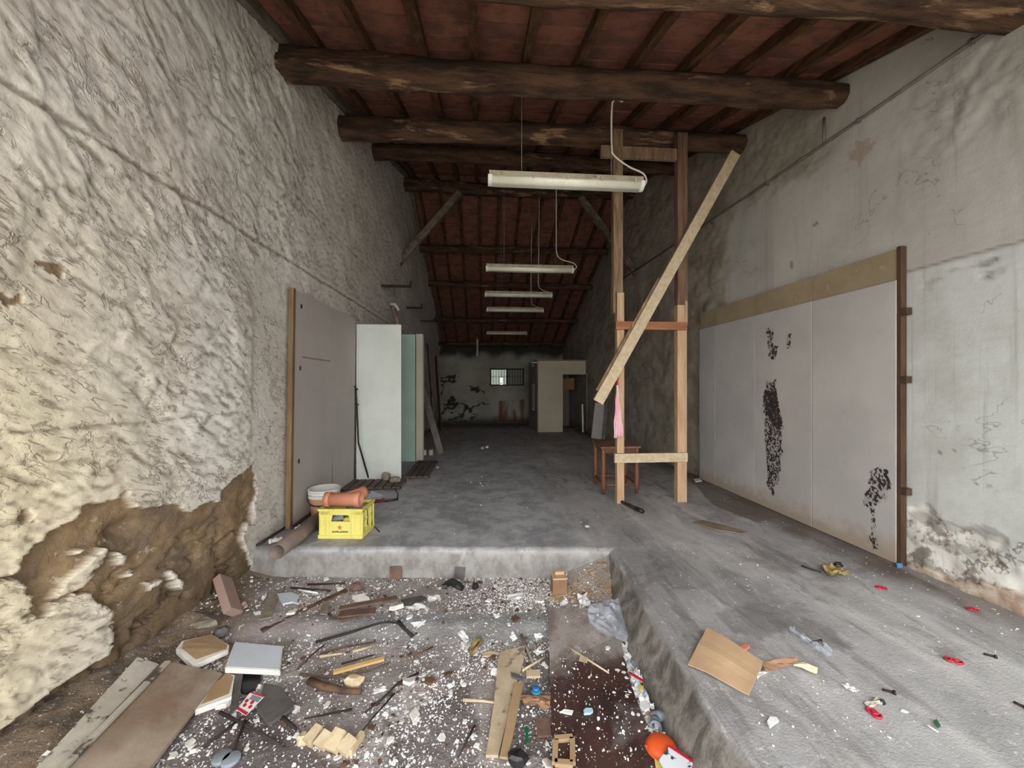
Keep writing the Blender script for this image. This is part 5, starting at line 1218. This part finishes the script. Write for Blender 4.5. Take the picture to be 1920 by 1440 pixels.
def clip(pix, label, rr=.016):
    c_ = thing('red_clip', label, 'clip', pl(*pix[0]))
    for (u, v_) in pix:
        p = pl(u, v_, .007); MB().tube([p + V(rr * math.cos(a), rr * math.sin(a), 0) for a in np.linspace(0, 2 * math.pi, 13)], .0055, 6).build('ring', M_RED, c_, True)
    if len(pix) > 1: MB().tube([pl(*pix[0], .008), pl((pix[0][0] + pix[1][0]) / 2, (pix[0][1] + pix[1][1]) / 2 - 3, .010), pl(*pix[1], .008)], .006, 6).build('link', M_RED, c_, True)
clip([(1780, 1236), (1797, 1241)], 'red plastic double ring clip near the right edge of the walkway')
clip([(1634, 1333), (1644, 1341)], 'red plastic clip nearest the camera on the walkway')
clip([(1648, 1101), (1657, 1103)], 'red plastic clip in front of the boarded opening')
clip([(1820, 1142), (1829, 1144)], 'red plastic clip beside the foot of the right wall')
crumple('beige_crumple', 'crumpled beige paper behind the nearest red clip', 'paper', [(1618, 1318), (1650, 1310), (1655, 1322), (1630, 1330)], pl, .02, M_CREAM, 127, n=5)
chunk('black_nut', 'small black lump beside the crumpled beige paper', 'scrap', pl(1654, 1320), (.03, .022, .02), M_BLK, 128)
for (a, b_, lab) in (((1655, 1293), (1675, 1298), 'dark bolt lying on the walkway left of centre'), ((1845, 1226), (1865, 1231), 'dark bolt lying near the right edge beyond the red double clip'), ((1901, 1316), (1922, 1326), 'dark bolt at the right edge of the picture')):
    n_ = thing('bolt', lab, 'bolt', pl(*a)); MB().tube([pl(*a, .007), pl(*b_, .007)], .006, 8).build('shank', M_IRON, n_, True)
    d_ = (pl(*b_) - pl(*a)).normalized(); p = pl(*b_, .009); MB().tube([p, p + d_ * .008], .010, 6).build('head', M_IRON, n_)
flat('green_chip', 'dark green plastic chip on the near walkway', 'chip', [(1751, 1350), (1757, 1348), (1764, 1361), (1758, 1364)], pl, .005, M_GRN)
stick('white_stick', 'short white plastic stick beside the green chip', 'stick', [(1736, 1358), (1745, 1364), (1760, 1373)], pl, .004, M_PAPER, wob=.05)
chunk('blue_lump', 'blue plastic lump at the foot of the boarding edge batten', 'scrap', pl(1686, 1064), (.06, .04, .035), mat('blue_grey_plastic', (84, 126, 170)), 130)
stick('dry_twig', 'thin dark stem sticking out left of the dry leaves', 'stem', [(1503, 1061), (1520, 1067), (1540, 1073)], pl, .006, M_DSTICK)
crumple('dry_leaves', 'crumpled tan dry leaves on the walkway in front of the boarding', 'leaf', [(1535, 1066), (1562, 1060), (1598, 1080), (1556, 1082)], pl, .06, M_LEAF, 131, n=8)
chunk('black_plug', 'small black plug behind the tan dry leaves', 'scrap', pl(1572, 1063), (.07, .05, .035), M_BLK, 132)
flat('flat_card', 'flattened dirty cardboard lying in front of the prop frame', 'cardboard', [(1296, 978), (1318, 975), (1360, 985), (1402, 997), (1390, 1000), (1340, 992)], pl, .008, mat('dirty_card', (140, 126, 104), (116, 104, 88), 5, .85), [.004, .01, .012, .006, .004, .01])
flat('white_chip', 'small white chip by the far lower corner of the boarding', 'plaster', [(1300, 898), (1312, 897), (1316, 901), (1304, 903)], pl, .012, M_PAPER)
# ------------------------------------------------------------------ uncounted flakes of plaster
def flakes(n, place, size, m, name, label, seed):
    rr = random.Random(seed); b = MB()
    for _ in range(n):
        p = place(rr)
        if p is None: continue
        s_ = size * math.exp(rr.gauss(0, .55)); k = rr.choice((4, 5, 6)); R = Matrix.Rotation(rr.uniform(0, 6.3), 3, 'Z') @ Matrix.Rotation(rr.gauss(0, .3), 3, 'X')
        top = [R @ V(s_ * math.cos(6.283 * i / k) * rr.uniform(.5, 1.2), s_ * .75 * math.sin(6.283 * i / k) * rr.uniform(.6, 1.2), 0) for i in range(k)]
        o = len(b.v); h = max(.0015, s_ * rr.uniform(.12, .5)); c_ = V(p[0], p[1], p[2] + h + .002)
        for q in top: b.v.append(c_ + q)
        for q in top: b.v.append(c_ + q * 1.1 - V(0, 0, h + .002))
        b.f.append(tuple(o + i for i in range(k)))
        for i in range(k): i2 = (i + 1) % k; b.f.append((o + i2, o + i, o + k + i, o + k + i2))
    return tag(b.build(name, m), label, 'debris', kind='stuff')
def pl_pit(rr):
    for _ in range(20):
        x, y_ = rr.uniform(-2.1, .98), rr.uniform(1.45, 3.5)
        if y_ > edge_y(x) - .03 or x > edge_x(y_) - .14: continue
        d_ = .25 + .75 * float(sstep(.38, .62, fbm(np.array([x * 2.2 + 5]), np.array([y_ * 2.2]), 3, 700)[0])); d_ *= float(sstep(-2.2, -1.2, np.float64(x))) * .8 + .2
        if abs(y_ - (2.74 - .07 * x)) < .11: d_ *= .25
        if rr.random() < d_: return (x, y_, pit_z(x, y_))
    return None
flakes(15000, pl_pit, .0036, M_PAPER, 'plaster_flakes', 'white plaster flakes scattered over the pit floor', 71)
flakes(350, pl_pit, .012, M_GYPS, 'plaster_crumbs', 'larger pale plaster crumbs scattered over the pit floor', 72)
flakes(900, pl_pit, .008, M_STICK, 'wood_crumbs', 'brown wood crumbs scattered over the pit floor', 73)
def on_board(rr):
    p = pit(rr.uniform(1035, 1215), rr.uniform(1145, 1440)); 
    return (p.x, p.y, p.z + .033) if p.x < edge_x(p.y) - .27 else None
flakes(420, on_board, .0032, M_PAPER, 'board_flakes', 'white flakes dotted over the dark brown board', 74)
def in_gut(rr):
    y_ = rr.uniform(1.5, 2.75); x = edge_x(y_) - .13 - rr.uniform(0, .13)
    return (x, y_, pit_z(x, y_) + rr.uniform(0, .03))
flakes(1200, in_gut, .007, M_PAPER, 'gutter_flakes', 'pale crumbs filling the gutter beside the walkway wall', 75)
def on_walk(rr):
    x, y_ = rr.uniform(1.15, 3.32), 1.45 + 4.5 * rr.random() ** 1.6
    if fbm(np.array([x * 2 + 50]), np.array([y_ * 1.4]), 3, 702)[0] < .46: return None
    return (x, y_, raised_z(x, y_))
flakes(800, on_walk, .0032, M_PAPER, 'walkway_flakes', 'tiny white flakes scattered over the walkway', 76)
def on_plat(rr):
    x, y_ = rr.uniform(-1.5, 1.2), rr.uniform(3.65, 9)
    return (x, y_, raised_z(x, y_))
flakes(120, on_plat, .006, M_GYPS, 'platform_flakes', 'pale crumbs scattered over the platform', 77)
def at_corner(rr):
    x, y_ = rr.uniform(.55, 1.05), rr.uniform(2.95, 3.25)
    return (x, y_, pit_z(x, y_))
flakes(500, at_corner, .007, M_KRAFT, 'sawdust_crumbs', 'tan crumbs heaped in the corner of the step', 78)
